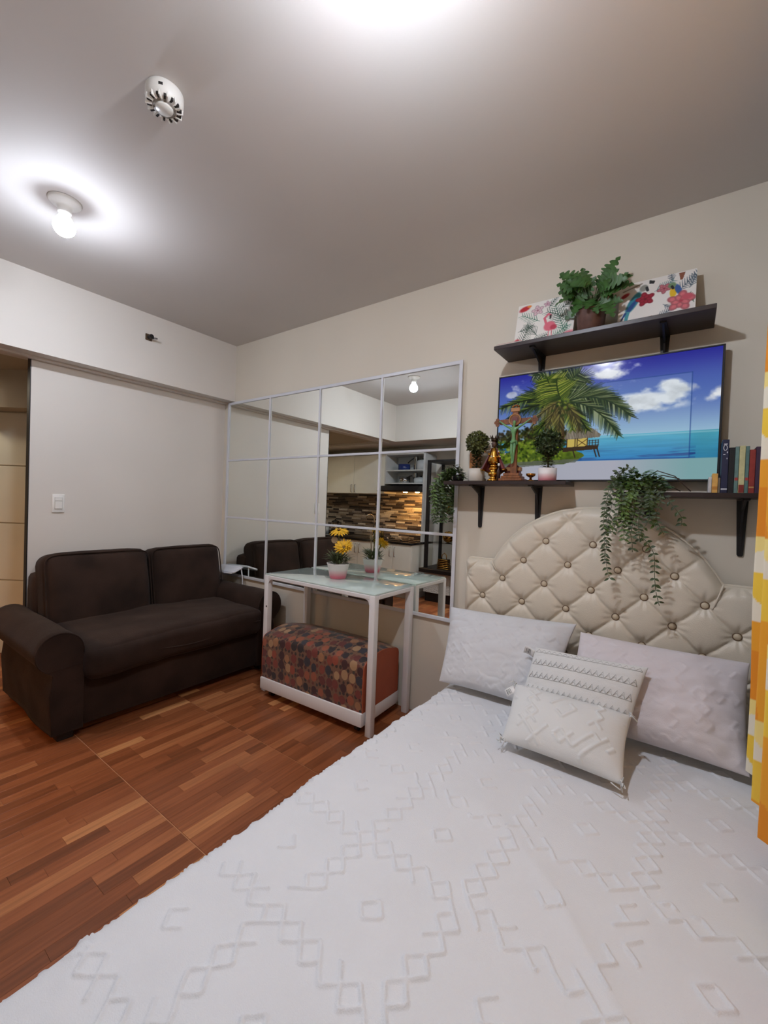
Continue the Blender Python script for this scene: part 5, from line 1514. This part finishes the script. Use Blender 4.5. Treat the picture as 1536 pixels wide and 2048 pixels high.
book('short yellow-orange book beside the short white paperback', 3.3455, 3.3625, 1.378, (222, 170, 88), dep=0.09, extra=((1.318, 1.33, (196, 130, 50)),))
book('thin grey-brown book beside the yellow-orange book', 3.3635, 3.3695, 1.362, (120, 108, 92), dep=0.09)
bt, bcv, bw = book('tall navy book with white lettering sticking up above the others', 3.3708, 3.390, 1.502, (34, 36, 66), extra=((1.318, 1.323, (214, 214, 220)),))
M_WI = mat('white_print', (224, 224, 230), 0.6)
bm = BM(); tube(bm, [(3.3795 + 0.0052 * math.cos(2 * PI * k / 16), -0.1556, 1.472 + 0.010 * math.sin(2 * PI * k / 16)) for k in range(16)], 0.0012, 5, True); ob('spine_print', fin(bm, True), M_WI, bcv)
for za, zb, xa, xb_ in ((1.484, 1.487, 3.375, 3.385), (1.446, 1.449, 3.374, 3.380), (1.452, 1.458, 3.384, 3.387), (1.430, 1.435, 3.384, 3.3865)):
    ob('spine_print', boxm(xa, xb_, -0.1560, -0.1549, za, zb), M_WI, bcv)
book('black hardback next to the navy book', 3.391, 3.4075, 1.472, (22, 20, 22))
book('teal book with red dot between black and cream books', 3.4085, 3.4195, 1.475, (104, 132, 126), extra=((1.352, 1.362, (176, 60, 50)),))
book('cream speckled book with red lower spine', 3.4205, 3.4370, 1.477, (206, 198, 146), extra=((1.3075, 1.336, (138, 48, 40)),))
book('teal book with red dot between cream and red books', 3.4380, 3.4480, 1.475, (92, 122, 116), extra=((1.352, 1.362, (176, 60, 50)),))
book('brick red book right of the teal ones', 3.4490, 3.4650, 1.462, (150, 52, 42), extra=((1.325, 1.33, (196, 150, 90)),))
book('dark purple book half hidden by the curtain', 3.4660, 3.4790, 1.472, (66, 44, 66))
book('dusty mauve book last in the row behind the curtain', 3.4800, 3.4960, 1.476, (120, 84, 92))

# ================================================================== CURTAIN
CYA, CYB, CZ0, CZ1 = -0.425, -1.75, 0.425, 2.32
nS, nZ = 400, 380
sv = np.linspace(0, 1, nS); zv = np.linspace(CZ0, CZ1, nZ)
Sg, Zg = np.meshgrid(sv, zv, indexing='ij')
L_y = CYA - CYB
ph = Sg * L_y / 0.17 * 2 * PI
fold = -np.cos(ph + 0.15 * np.sin(Zg * 2)) * 0.042 * (0.9 + 0.2 * vn(Sg * 9, Zg * 0.7, 3))
P = np.zeros((nS, nZ, 3))
P[..., 0] = 3.492 + fold + 0.006 * (vn(Sg * 30, Zg * 3, 5) - 0.5)
P[..., 1] = CYA - Sg * L_y + 0.018 * np.sin(ph)
P[..., 2] = Zg + 0.012 * np.cos(ph) * np.clip((CZ0 + 0.1 - Zg) / 0.1, 0, 1)
# retro petal print in cloth coordinates
cu = Sg * L_y * 1.9 + 0.06
cw, chh = 0.44, 0.50
ci = np.floor(cu / cw); fu = cu / cw - ci
zz_ = (Zg + 0.25 * np.mod(ci, 2) + 0.10) / chh; cj = np.floor(zz_); fv = zz_ - cj
cols = {k: np.array(v) / 255.0 for k, v in dict(cream=(240, 232, 212), pale=(250, 226, 140), yel=(250, 208, 70), org=(244, 168, 42), deep=(236, 146, 30)).items()}
C = np.zeros((nS, nZ, 3)); C[:] = cols['cream']
def pm(k, c): C[k] = cols[c]
pm(fv > 0.72, 'org')
pm((fv > 0.52) & (fv <= 0.72), 'yel')
pm(((fu - 1.0) ** 2 + ((fv - 0.52) / 0.45) ** 2 < 0.9) & (fv > 0.52) & (fv < 0.95), 'org')
pm(((fu - 0.0) ** 2 + ((fv - 0.52) / 0.34) ** 2 < 0.85) & (fv > 0.50) & (fv < 0.9), 'deep')
pm((fv <= 0.52) & (fv > 0.30), 'pale')
pm(((fu - 0.5) ** 2 / 0.26 + ((fv - 0.33) / 0.13) ** 2 < 1), 'cream')
pm((fv <= 0.30) & ((fu - 1.0) ** 2 + ((fv - 0.30) / 0.30) ** 2 < 0.95), 'yel')
pm((fv < 0.07) & (fu > 0.5), 'org')
M_CURT = vcol_mat('retro_print_curtain', rough=0.85, bump=0.25, bscale=500)
_b = M_CURT.node_tree.nodes['Principled BSDF']; _b.inputs['Sheen Weight'].default_value = 0.1
cur = thing('curtain', 'yellow, orange and cream patterned curtain hanging at the right beside the bed', 'curtain', (3.5, -1.0, CZ0))
ob('panel', grid_mesh(P, col=s2l(C)), M_CURT, cur)
bm = BM(); cyl(bm, (3.50, -0.30, 2.345), (3.50, -1.95, 2.345), 0.011, 0.011, 14)
rod = ob('rod', fin(bm, True), M_CHROME, cur)
for yb in (-0.33, -1.9):
    bm = BM(); cyl(bm, (3.50, yb, 2.345), (3.6595, yb, 2.345), 0.007, 0.007, 10); ob('rod_bracket', fin(bm), M_CHROME, rod)
for k in range(9):
    yy = CYA - (k + 0.5) * 0.147
    bm = BM(); tube(bm, [(3.50 + 0.017 * math.cos(2 * PI * q / 14), yy, 2.333 + 0.017 * math.sin(2 * PI * q / 14)) for q in range(14)], 0.002, 5, True); ob('ring', fin(bm, True), M_CHROME, cur)

# ================================================================== KITCHEN (seen in the mirror)
KY = -2.98            # kitchen back wall
KF = -2.42            # front of the worktop
CT = 0.735            # worktop height
M_GRAN = mat('black_granite', (26, 24, 26), 0.12, var=0.4, scale=90)
M_CARC = mat('grey_white_carcass', (206, 206, 204), 0.45, var=0.03)
# tiled splashback: staggered stone strips on the wall
tcols = [(104, 94, 86), (74, 68, 66), (140, 128, 114), (52, 44, 42), (186, 180, 172), (112, 98, 86), (132, 124, 118), (42, 38, 40), (158, 150, 140)]
tmats = [mat('splash_stone_%d' % k, c, 0.35, var=0.2, scale=40) for k, c in enumerate(tcols)]
tm = {}
rows_n = 24
rh = (1.362 - CT - 0.002) / rows_n
rnd = random.Random(3)
cnt = 0
rest = BM()
for r in range(rows_n):
    x = -1.50 + rnd.uniform(-0.1, 0.0)
    z0 = CT + 0.002 + r * rh
    while x < 0.40:
        L_ = rnd.choice((0.12, 0.15, 0.18, 0.21)); L_ = min(L_, 0.418 - x)
        if L_ < 0.02: break
        th = rnd.choice((0.006, 0.008, 0.011))
        ci = rnd.randrange(len(tmats)); key = (round(L_, 3), th, ci)
        if key not in tm: tm[key] = boxm(0.0006, L_ - 0.0006, 0, th, 0.0006, rh - 0.0006, 0.0008, 1)
        ob('stone_strip', tm[key], tmats[ci], wall_front, Matrix.Translation((x, KY + 0.0005, z0)))
        x += L_; cnt += 1
rest.free()

def handle(parent, x, y, z, L_=0.10):
    bm = BM(); tube(bm, [(x, y, z + L_ / 2), (x, y + 0.022, z + L_ / 2), (x, y + 0.022, z - L_ / 2), (x, y, z - L_ / 2)], 0.005, 6)
    ob('handle', fin(bm, True), M_CHROME, parent)

# base cabinets
bx = (-1.88, -1.30, -0.72, -0.14, 0.44)
for k, (a, b_) in enumerate(zip(bx, bx[1:])):
    lab = ('white base cabinet deepest in the kitchen corner', 'white base cabinet under the kettle', 'white base cabinet under the sink tap', 'white base cabinet at the open end under the hob')[k]
    t = thing('base_cabinet', lab, 'cabinet', ((a + b_) / 2, -2.7, 0), 'kitchen base cabinets')
    ob('carcass', boxm(a + 0.001, b_ - 0.001, KY + 0.001, KF - 0.03, 0.08, CT - 0.031), M_LAM, t)
    ob('plinth', boxm(a + 0.001, b_ - 0.001, KY + 0.02, KF - 0.08, 0.0, 0.0795), M_CARC, t)
    w2 = (b_ - a) / 2
    for s in (0, 1):
        x0 = a + 0.003 + s * w2; x1 = x0 + w2 - 0.005
        d = ob('door', boxm(x0, x1, KF - 0.0295, KF - 0.011, 0.085, CT - 0.036, 0.0015, 1), M_LAM, t)
        handle(d, (x1 - 0.035) if s == 0 else (x0 + 0.035), KF - 0.011, CT - 0.14, 0.12)
ob('worktop', boxm(-1.89, 0.452, KY + 0.0125, KF + 0.005, CT - 0.030, CT, 0.003, 2), M_GRAN, None, label='black granite worktop running along the whole kitchen counter', cat='worktop')

# upper cabinet with two doors, plus one deeper in the corner
UF = -2.68
for (a, b_, lab) in ((-1.30, -0.205, 'white two-door wall cabinet over the kitchen splashback'), (-1.88, -1.302, 'white wall cabinet in the kitchen corner behind the sofa wall')):
    t = thing('wall_cabinet', lab, 'cabinet', ((a + b_) / 2, -2.83, 1.37), 'kitchen wall cabinets')
    ob('carcass', boxm(a, b_ - 0.001, KY + 0.001, UF - 0.02, 1.368, 1.92), M_LAM, t)
    w2 = (b_ - a) / 2
    for s in (0, 1):
        x0 = a + 0.002 + s * w2; x1 = x0 + w2 - 0.004
        d = ob('door', boxm(x0, x1, UF - 0.0195, UF, 1.369, 1.918, 0.0015, 1), M_LAM, t)
        handle(d, (x1 - 0.03) if s == 0 else (x0 + 0.03), UF, 1.44, 0.11)
# open shelf unit
t = thing('open_shelf_unit', 'grey-white open wall shelf holding pots above the range hood', 'shelf unit', (0.11, -2.83, 1.5))
a, b_ = -0.203, 0.42
ob('back_panel', boxm(a, b_, KY + 0.001, KY + 0.01, 1.50, 1.90), M_CARC, t)
ob('side_panel', boxm(a, a + 0.022, KY + 0.0105, UF, 1.50, 1.90), M_CARC, t)
ob('side_panel', boxm(b_ - 0.0, b_ + 0.028, KY + 0.001, UF + 0.001, CT + 0.001, 1.90), M_CARC, t, label='tall side panel reaching down to the worktop')
ob('top_board', boxm(a, b_ - 0.0005, KY + 0.0105, UF, 1.9005, 1.92), M_CARC, t)
ob('middle_board', boxm(a + 0.0225, b_ - 0.0005, KY + 0.0105, UF - 0.01, 1.678, 1.694), M_CARC, t)
ob('bottom_board', boxm(a + 0.0225, b_ - 0.0005, KY + 0.0105, UF, 1.500, 1.516), M_CARC, t)
# pots
def pan(name, label, x, y, z, r, h_, m, lid=None, hand=None, cat='pot'):
    t = thing(name, label, cat, (x, y, z), 'cookware on the open shelf')
    ob('body', lathem([(0.0, 0.0005), (r * 0.92, 0.0005), (r, 0.008), (r, h_), (r * 0.96, h_), (r * 0.95, 0.012), (0.0, 0.01)], (x, y, z), 28), m, t)
    if lid:
        l = ob('lid', lathem([(0.0, h_ + 0.001), (r, h_ + 0.001), (r * 0.9, h_ + 0.014), (r * 0.3, h_ + 0.028), (0.0, h_ + 0.03)], (x, y, z), 28), lid, t)
        ob('lid_knob', lathem([(0.0, h_ + 0.0302), (0.012, h_ + 0.0302), (0.014, h_ + 0.045), (0.0, h_ + 0.048)], (x, y, z), 14), M_BLACK, l)
    if hand:
        bm = BM(); d = Vector(hand); tube(bm, [Vector((x, y, z + h_ * 0.8)) + d.normalized() * r, Vector((x, y, z + h_ * 0.9)) + d.normalized() * (r + 0.05), Vector((x, y, z + h_ * 0.9)) + d * 1.0 + d.normalized() * r], 0.008, 8)
        ob('handle', fin(bm, True), M_BLACK, t)
M_STEEL = mat('polished_steel', (200, 200, 202), 0.12, metal=1.0, var=0.05)
M_PGLASS = mat('pale_lid_glass', (196, 202, 204), 0.1, var=0.05)
pan('saucepan', 'blue saucepan with black handle on the upper open shelf', 0.02, -2.83, 1.6945, 0.085, 0.085, mat('blue_enamel', (36, 52, 110), 0.25), None, (0.11, 0.03, 0.05))
pan('stock_pot', 'large pale stock pot with lid on the upper open shelf', 0.325, -2.83, 1.6945, 0.088, 0.115, mat('pale_enamel', (196, 198, 200), 0.3), M_PGLASS)
pan('steel_pot', 'shiny steel pot on the lower open shelf', 0.04, -2.82, 1.5165, 0.08, 0.09, M_STEEL, None, (0.10, 0.05, 0.01))
pan('glass_casserole', 'wide glass casserole with domed lid on the lower open shelf', 0.30, -2.83, 1.5165, 0.10, 0.055, M_PGLASS, M_PGLASS)
t = thing('exhaust_duct', 'ribbed silver exhaust duct rising through the open shelf', 'duct', (0.17, -2.86, 1.5165))
for (z0, z1) in ((1.5165, 1.677), (1.6945, 1.9)):
    n = int((z1 - z0) / 0.012)
    prof = [(0.0, z0 + 0.0005)]
    for k in range(n):
        prof += [(0.030, z0 + 0.0005 + k * 0.012), (0.036, z0 + 0.006 + k * 0.012)]
    prof += [(0.0, prof[-1][1])]
    ob('duct_section', lathem(prof, (0.17, -2.90, 0), 20), M_STEEL, t)

# range hood with two warm lamps
t = thing('range_hood', 'black slim range hood with two warm lamps over the hob', 'range hood', (0.11, -2.75, 1.38))
ob('hood_body', prismm([(KY + 0.012, 1.392), (-2.53, 1.392), (-2.52, 1.405), (-2.60, 1.47), (KY + 0.012, 1.497)], 'x', -0.20, 0.418), M_BLACK, t)
M_HOOD = emissive('warm_hood_lamp', (255, 188, 110), HOOD_LAMP)
for x in (0.12, 0.31):
    bm = BM(); cyl(bm, (x, -2.73, 1.3915), (x, -2.73, 1.386), 0.030, 0.028, 18); ob('hood_lamp', fin(bm), M_HOOD, t)
# hob, kettle, jar, tap, sink
t = thing('gas_hob', 'black glass gas hob set on the worktop beneath the hood', 'hob', (0.10, -2.7, CT))
ob('hob_glass', boxm(-0.22, 0.40, -2.92, -2.50, CT + 0.0005, CT + 0.012, 0.003, 2), M_GRAN, t)
for x in (-0.06, 0.24):
    hb = ob('burner', lathem([(0.0, 0.0125), (0.05, 0.0125), (0.052, 0.02), (0.03, 0.026), (0.0, 0.028)], (x, -2.70, CT), 24), M_BLACK, t)
    for k in range(4):
        a = PI / 4 + PI / 2 * k
        ob('pan_support', tubem([(x + math.cos(a) * 0.02, -2.70 + math.sin(a) * 0.02, CT + 0.038), (x + math.cos(a) * 0.09, -2.70 + math.sin(a) * 0.09, CT + 0.038), (x + math.cos(a) * 0.092, -2.70 + math.sin(a) * 0.092, CT + 0.0125)], 0.004, 6), M_BLACK, t)
for x in (-0.02, 0.2):
    ob('knob', lathem([(0.0, 0.0125), (0.016, 0.0125), (0.014, 0.03), (0.0, 0.031)], (x, -2.545, CT), 16), M_CHROME, t)
kx, ky = -1.18, -2.78
t = thing('electric_kettle', 'steel and black electric kettle at the end of the worktop', 'kettle', (kx, ky, CT))
ob('kettle_base', lathem([(0.0, 0.0005), (0.078, 0.0005), (0.074, 0.02), (0.0, 0.02)], (kx, ky, CT), 28), M_BLACK, t)
ob('kettle_body', lathem([(0.0, 0.0205), (0.072, 0.0205), (0.070, 0.10), (0.060, 0.18), (0.0, 0.18)], (kx, ky, CT), 28), M_STEEL, t)
ob('kettle_lid', lathem([(0.0, 0.1805), (0.060, 0.1805), (0.052, 0.20), (0.012, 0.212), (0.012, 0.226), (0.0, 0.228)], (kx, ky, CT), 28), M_BLACK, t)
ob('kettle_handle', tubem([(kx + 0.055, ky, CT + 0.185), (kx + 0.11, ky, CT + 0.18), (kx + 0.118, ky, CT + 0.10), (kx + 0.072, ky, CT + 0.05)], 0.011, 8), M_BLACK, t)
t = thing('storage_jar', 'pale jar beside the electric kettle', 'jar', (-1.33, -2.75, CT))
ob('jar_body', lathem([(0.0, 0.0005), (0.045, 0.0005), (0.048, 0.09), (0.0, 0.095)], (-1.335, -2.75, CT), 20), M_PGLASS, t)
ob('jar_lid', lathem([(0.0, 0.0955), (0.042, 0.0955), (0.042, 0.12), (0.0, 0.122)], (-1.335, -2.75, CT), 20), M_PLASTIC, t)
tx = -0.50
t = thing('kitchen_tap', 'tall curved chrome tap at the kitchen sink', 'tap', (tx, -2.88, CT))
ob('spout', tubem([(tx, -2.88, CT + 0.02), (tx, -2.88, CT + 0.26), (tx - 0.01, -2.865, CT + 0.31), (tx - 0.03, -2.83, CT + 0.335), (tx - 0.05, -2.79, CT + 0.325), (tx - 0.06, -2.765, CT + 0.28)], 0.010, 10), M_CHROME, t)
ob('tap_base', lathem([(0.0, 0.0005), (0.026, 0.0005), (0.022, 0.02), (0.0, 0.021)], (tx, -2.88, CT), 20), M_CHROME, t)
ob('lever', tubem([(tx + 0.012, -2.88, CT + 0.07), (tx + 0.06, -2.87, CT + 0.10)], 0.006, 8), M_CHROME, t)
t = thing('sink', 'shallow steel kitchen sink set in the black worktop', 'sink', (-0.62, -2.7, CT))
ob('rim', prismm([(-0.85, -2.84), (-0.40, -2.84), (-0.40, -2.52), (-0.85, -2.52)], 'z', CT + 0.0005, CT + 0.004), M_STEEL, t)
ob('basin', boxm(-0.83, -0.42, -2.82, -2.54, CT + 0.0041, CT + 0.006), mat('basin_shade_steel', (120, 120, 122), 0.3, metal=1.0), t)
t = thing('soap_bottle', 'slim dark soap bottle beside the tap', 'bottle', (-0.40, -2.88, CT))
ob('bottle', lathem([(0.0, 0.0005), (0.024, 0.0005), (0.024, 0.10), (0.010, 0.12), (0.0, 0.121)], (-0.36, -2.89, CT), 18), mat('olive_bottle', (72, 66, 44), 0.3), t)
ob('pump', tubem([(-0.36, -2.89, CT + 0.12), (-0.36, -2.89, CT + 0.15), (-0.36, -2.86, CT + 0.152)], 0.005, 6), M_BLACK, t)

# ------------------------------------------------------------------ display cabinet with black frame
DX0, DX1, DY0, DY1 = 0.545, 1.30, KY + 0.001, -2.58
dc = thing('display_cabinet', 'black framed display cabinet with glass shelves right of the kitchen', 'cabinet', (0.9, -2.75, 0))
ob('base_plinth', boxm(DX0 + 0.02, DX1 - 0.02, DY0 + 0.02, DY1 - 0.02, 0.0, 0.11), M_BLACK, dc)
M_CARVE, _nt, _b = nmat('white_carved_panel')
_w = _nt.nodes.new('ShaderNodeTexWave'); _w.wave_type = 'RINGS'; _w.inputs['Scale'].default_value = 14; _w.inputs['Distortion'].default_value = 9; _w.inputs['Detail'].default_value = 1
_bp = _nt.nodes.new('ShaderNodeBump'); _bp.inputs['Strength'].default_value = 0.8; _bp.inputs['Distance'].default_value = 0.006
_nt.links.new(_w.outputs['Fac'], _bp.inputs['Height']); _nt.links.new(_bp.outputs[0], _b.inputs['Normal']); _b.inputs['Base Color'].default_value = rgb(214, 212, 206); _b.inputs['Roughness'].default_value = 0.5
ob('lower_body', boxm(DX0, DX1, DY0, DY1 - 0.02, 0.1105, 0.375), M_LAM, dc)
for k in range(2):
    d = ob('carved_door', boxm(DX0 + 0.004 + k * 0.376, DX0 + 0.375 + k * 0.376, DY1 - 0.0195, DY1, 0.115, 0.37, 0.002, 1), M_CARVE, dc)
ob('ledge', boxm(DX0 - 0.03, DX1 + 0.03, DY0, DY1 + 0.08, 0.3755, 0.425, 0.004, 1), M_BLACK, dc)
for x in (DX0, DX1 - 0.04):
    ob('post', boxm(x, x + 0.04, DY1 - 0.03, DY1 + 0.01, 0.4255, 1.775, 0.002, 1), M_BLACK, dc)
    ob('post', boxm(x, x + 0.04, DY0, DY0 + 0.03, 0.4255, 1.775, 0.002, 1), M_BLACK, dc)
ob('top_rail', boxm(DX0, DX1, DY0, DY1 + 0.01, 1.7755, 1.80, 0.002, 1), M_BLACK, dc)
ob('back_panel', boxm(DX0 + 0.0405, DX1 - 0.0405, DY0, DY0 + 0.008, 0.4255, 1.775), M_WALL_L, dc)
for z, m in ((0.75, M_GLASS), (1.10, M_GLASS)):
    ob('glass_shelf', boxm(DX0 + 0.0405, DX1 - 0.0405, DY0 + 0.009, DY1 - 0.0305, z, z + 0.006), m, dc)
ob('white_shelf', boxm(DX0 + 0.0405, DX1 - 0.0405, DY0 + 0.009, DY1 - 0.10, 1.43, 1.455), M_LAM, dc)
M_GW = mat('bright_gold_wire', (206, 156, 74), 0.25, metal=1.0, var=0.2)
def gold_ball(label, x, y, z, R, wire):
    t = thing('gold_ornament', label, 'ornament', (x, y, z), 'gold ornaments in the display cabinet')
    if wire:
        bm = BM(); bmesh.ops.create_uvsphere(bm, u_segments=16, v_segments=12, radius=R * 0.86, matrix=Matrix.Translation((x, y, z + R))); ob('core', fin(bm, True), mat('dark_bronze', (80, 56, 30), 0.3, metal=0.9), t)
        rn = random.Random(2); bm = BM()
        for k in range(90):
            n = Vector((rn.gauss(0, 1), rn.gauss(0, 1), rn.gauss(0, 1))).normalized()
            q = n.to_track_quat('Z', 'Y'); c = Vector((x, y, z + R)) + n * R * 0.86
            tube(bm, [c + q @ Vector((R * 0.22 * math.cos(2 * PI * j / 8), R * 0.22 * math.sin(2 * PI * j / 8), R * 0.08)) for j in range(8)], R * 0.05, 4, True)
        ob('woven_rings', fin(bm, True), M_GW, t, kind='stuff')
    else:
        bm = BM(); bmesh.ops.create_uvsphere(bm, u_segments=24, v_segments=16, radius=R, matrix=Matrix.Translation((x, y, z + R))); ob('globe', fin(bm, True), mat('smoky_gold', (150, 112, 52), 0.12, metal=1.0), t)
        ob('collar', lathem([(R * 0.2, 2 * R - 0.004), (R * 0.4, 2 * R - 0.006), (R * 0.36, 2 * R + 0.012), (R * 0.22, 2 * R + 0.012)], (x, y, z), 16), M_GOLD, t)
gold_ball('smooth smoky gold globe on the upper glass shelf', 0.80, -2.76, 1.1065, 0.075, False)
gold_ball('woven gold ball on the lower glass shelf', 0.795, -2.74, 0.7565, 0.072, True)
t = thing('white_vase', 'slim white speckled vase on the lower glass shelf of the display cabinet', 'vase', (0.93, -2.72, 0.7565))
ob('vase_body', lathem([(0.0, 0.0), (0.036, 0.0), (0.04, 0.01), (0.04, 0.24), (0.034, 0.25), (0.03, 0.25), (0.03, 0.02), (0.0, 0.015)], (0.93, -2.72, 0.7565), 22), M_PLASTIC, t)
for k, (a, z) in enumerate(((1.2, 0.05), (1.6, 0.2), (0.9, 0.13), (2.0, 0.11))):
    bm = BM(); c = Vector((0.93 + 0.0385 * math.cos(a), -2.72 + 0.0385 * math.sin(a), 0.7565 + z)); bmesh.ops.create_icosphere(bm, subdivisions=1, radius=0.006, matrix=Matrix.Translation(c)); ob('dark_spot', fin(bm, True), M_BLACK, t)
t = thing('gold_basket', 'small gold basket with looped handle on the black ledge', 'basket', (0.79, -2.66, 0.4255))
bm = BM()
for k in range(6):
    tube(bm, [(0.79 + sx * 0.075 * (1 - 0.04 * k), -2.66 + sy * 0.04, 0.432 + 0.022 * k) for sx, sy in ((-1, -1), (1, -1), (1, 1), (-1, 1))], 0.006, 5, True)
ob('woven_wall', fin(bm, True), M_GW, t, kind='stuff')
ob('basket_box', boxm(0.722, 0.858, -2.695, -2.625, 0.4262, 0.55, 0.004, 1), mat('dark_bronze', (80, 56, 30), 0.3, metal=0.9), t)
ob('basket_handle', tubem([(0.755, -2.66, 0.55), (0.76, -2.66, 0.60), (0.79, -2.66, 0.625), (0.82, -2.66, 0.60), (0.825, -2.66, 0.55)], 0.006, 6), M_GW, t)

# ------------------------------------------------------------------ light path limits (closed room, few bounces needed)
try:
    cy = SC.cycles
    cy.max_bounces = 6; cy.diffuse_bounces = 3; cy.glossy_bounces = 3; cy.transmission_bounces = 4; cy.transparent_max_bounces = 4
    cy.sample_clamp_indirect = 6.0
    cy.blur_glossy = 0.3; cy.use_light_tree = False
except Exception:
    pass
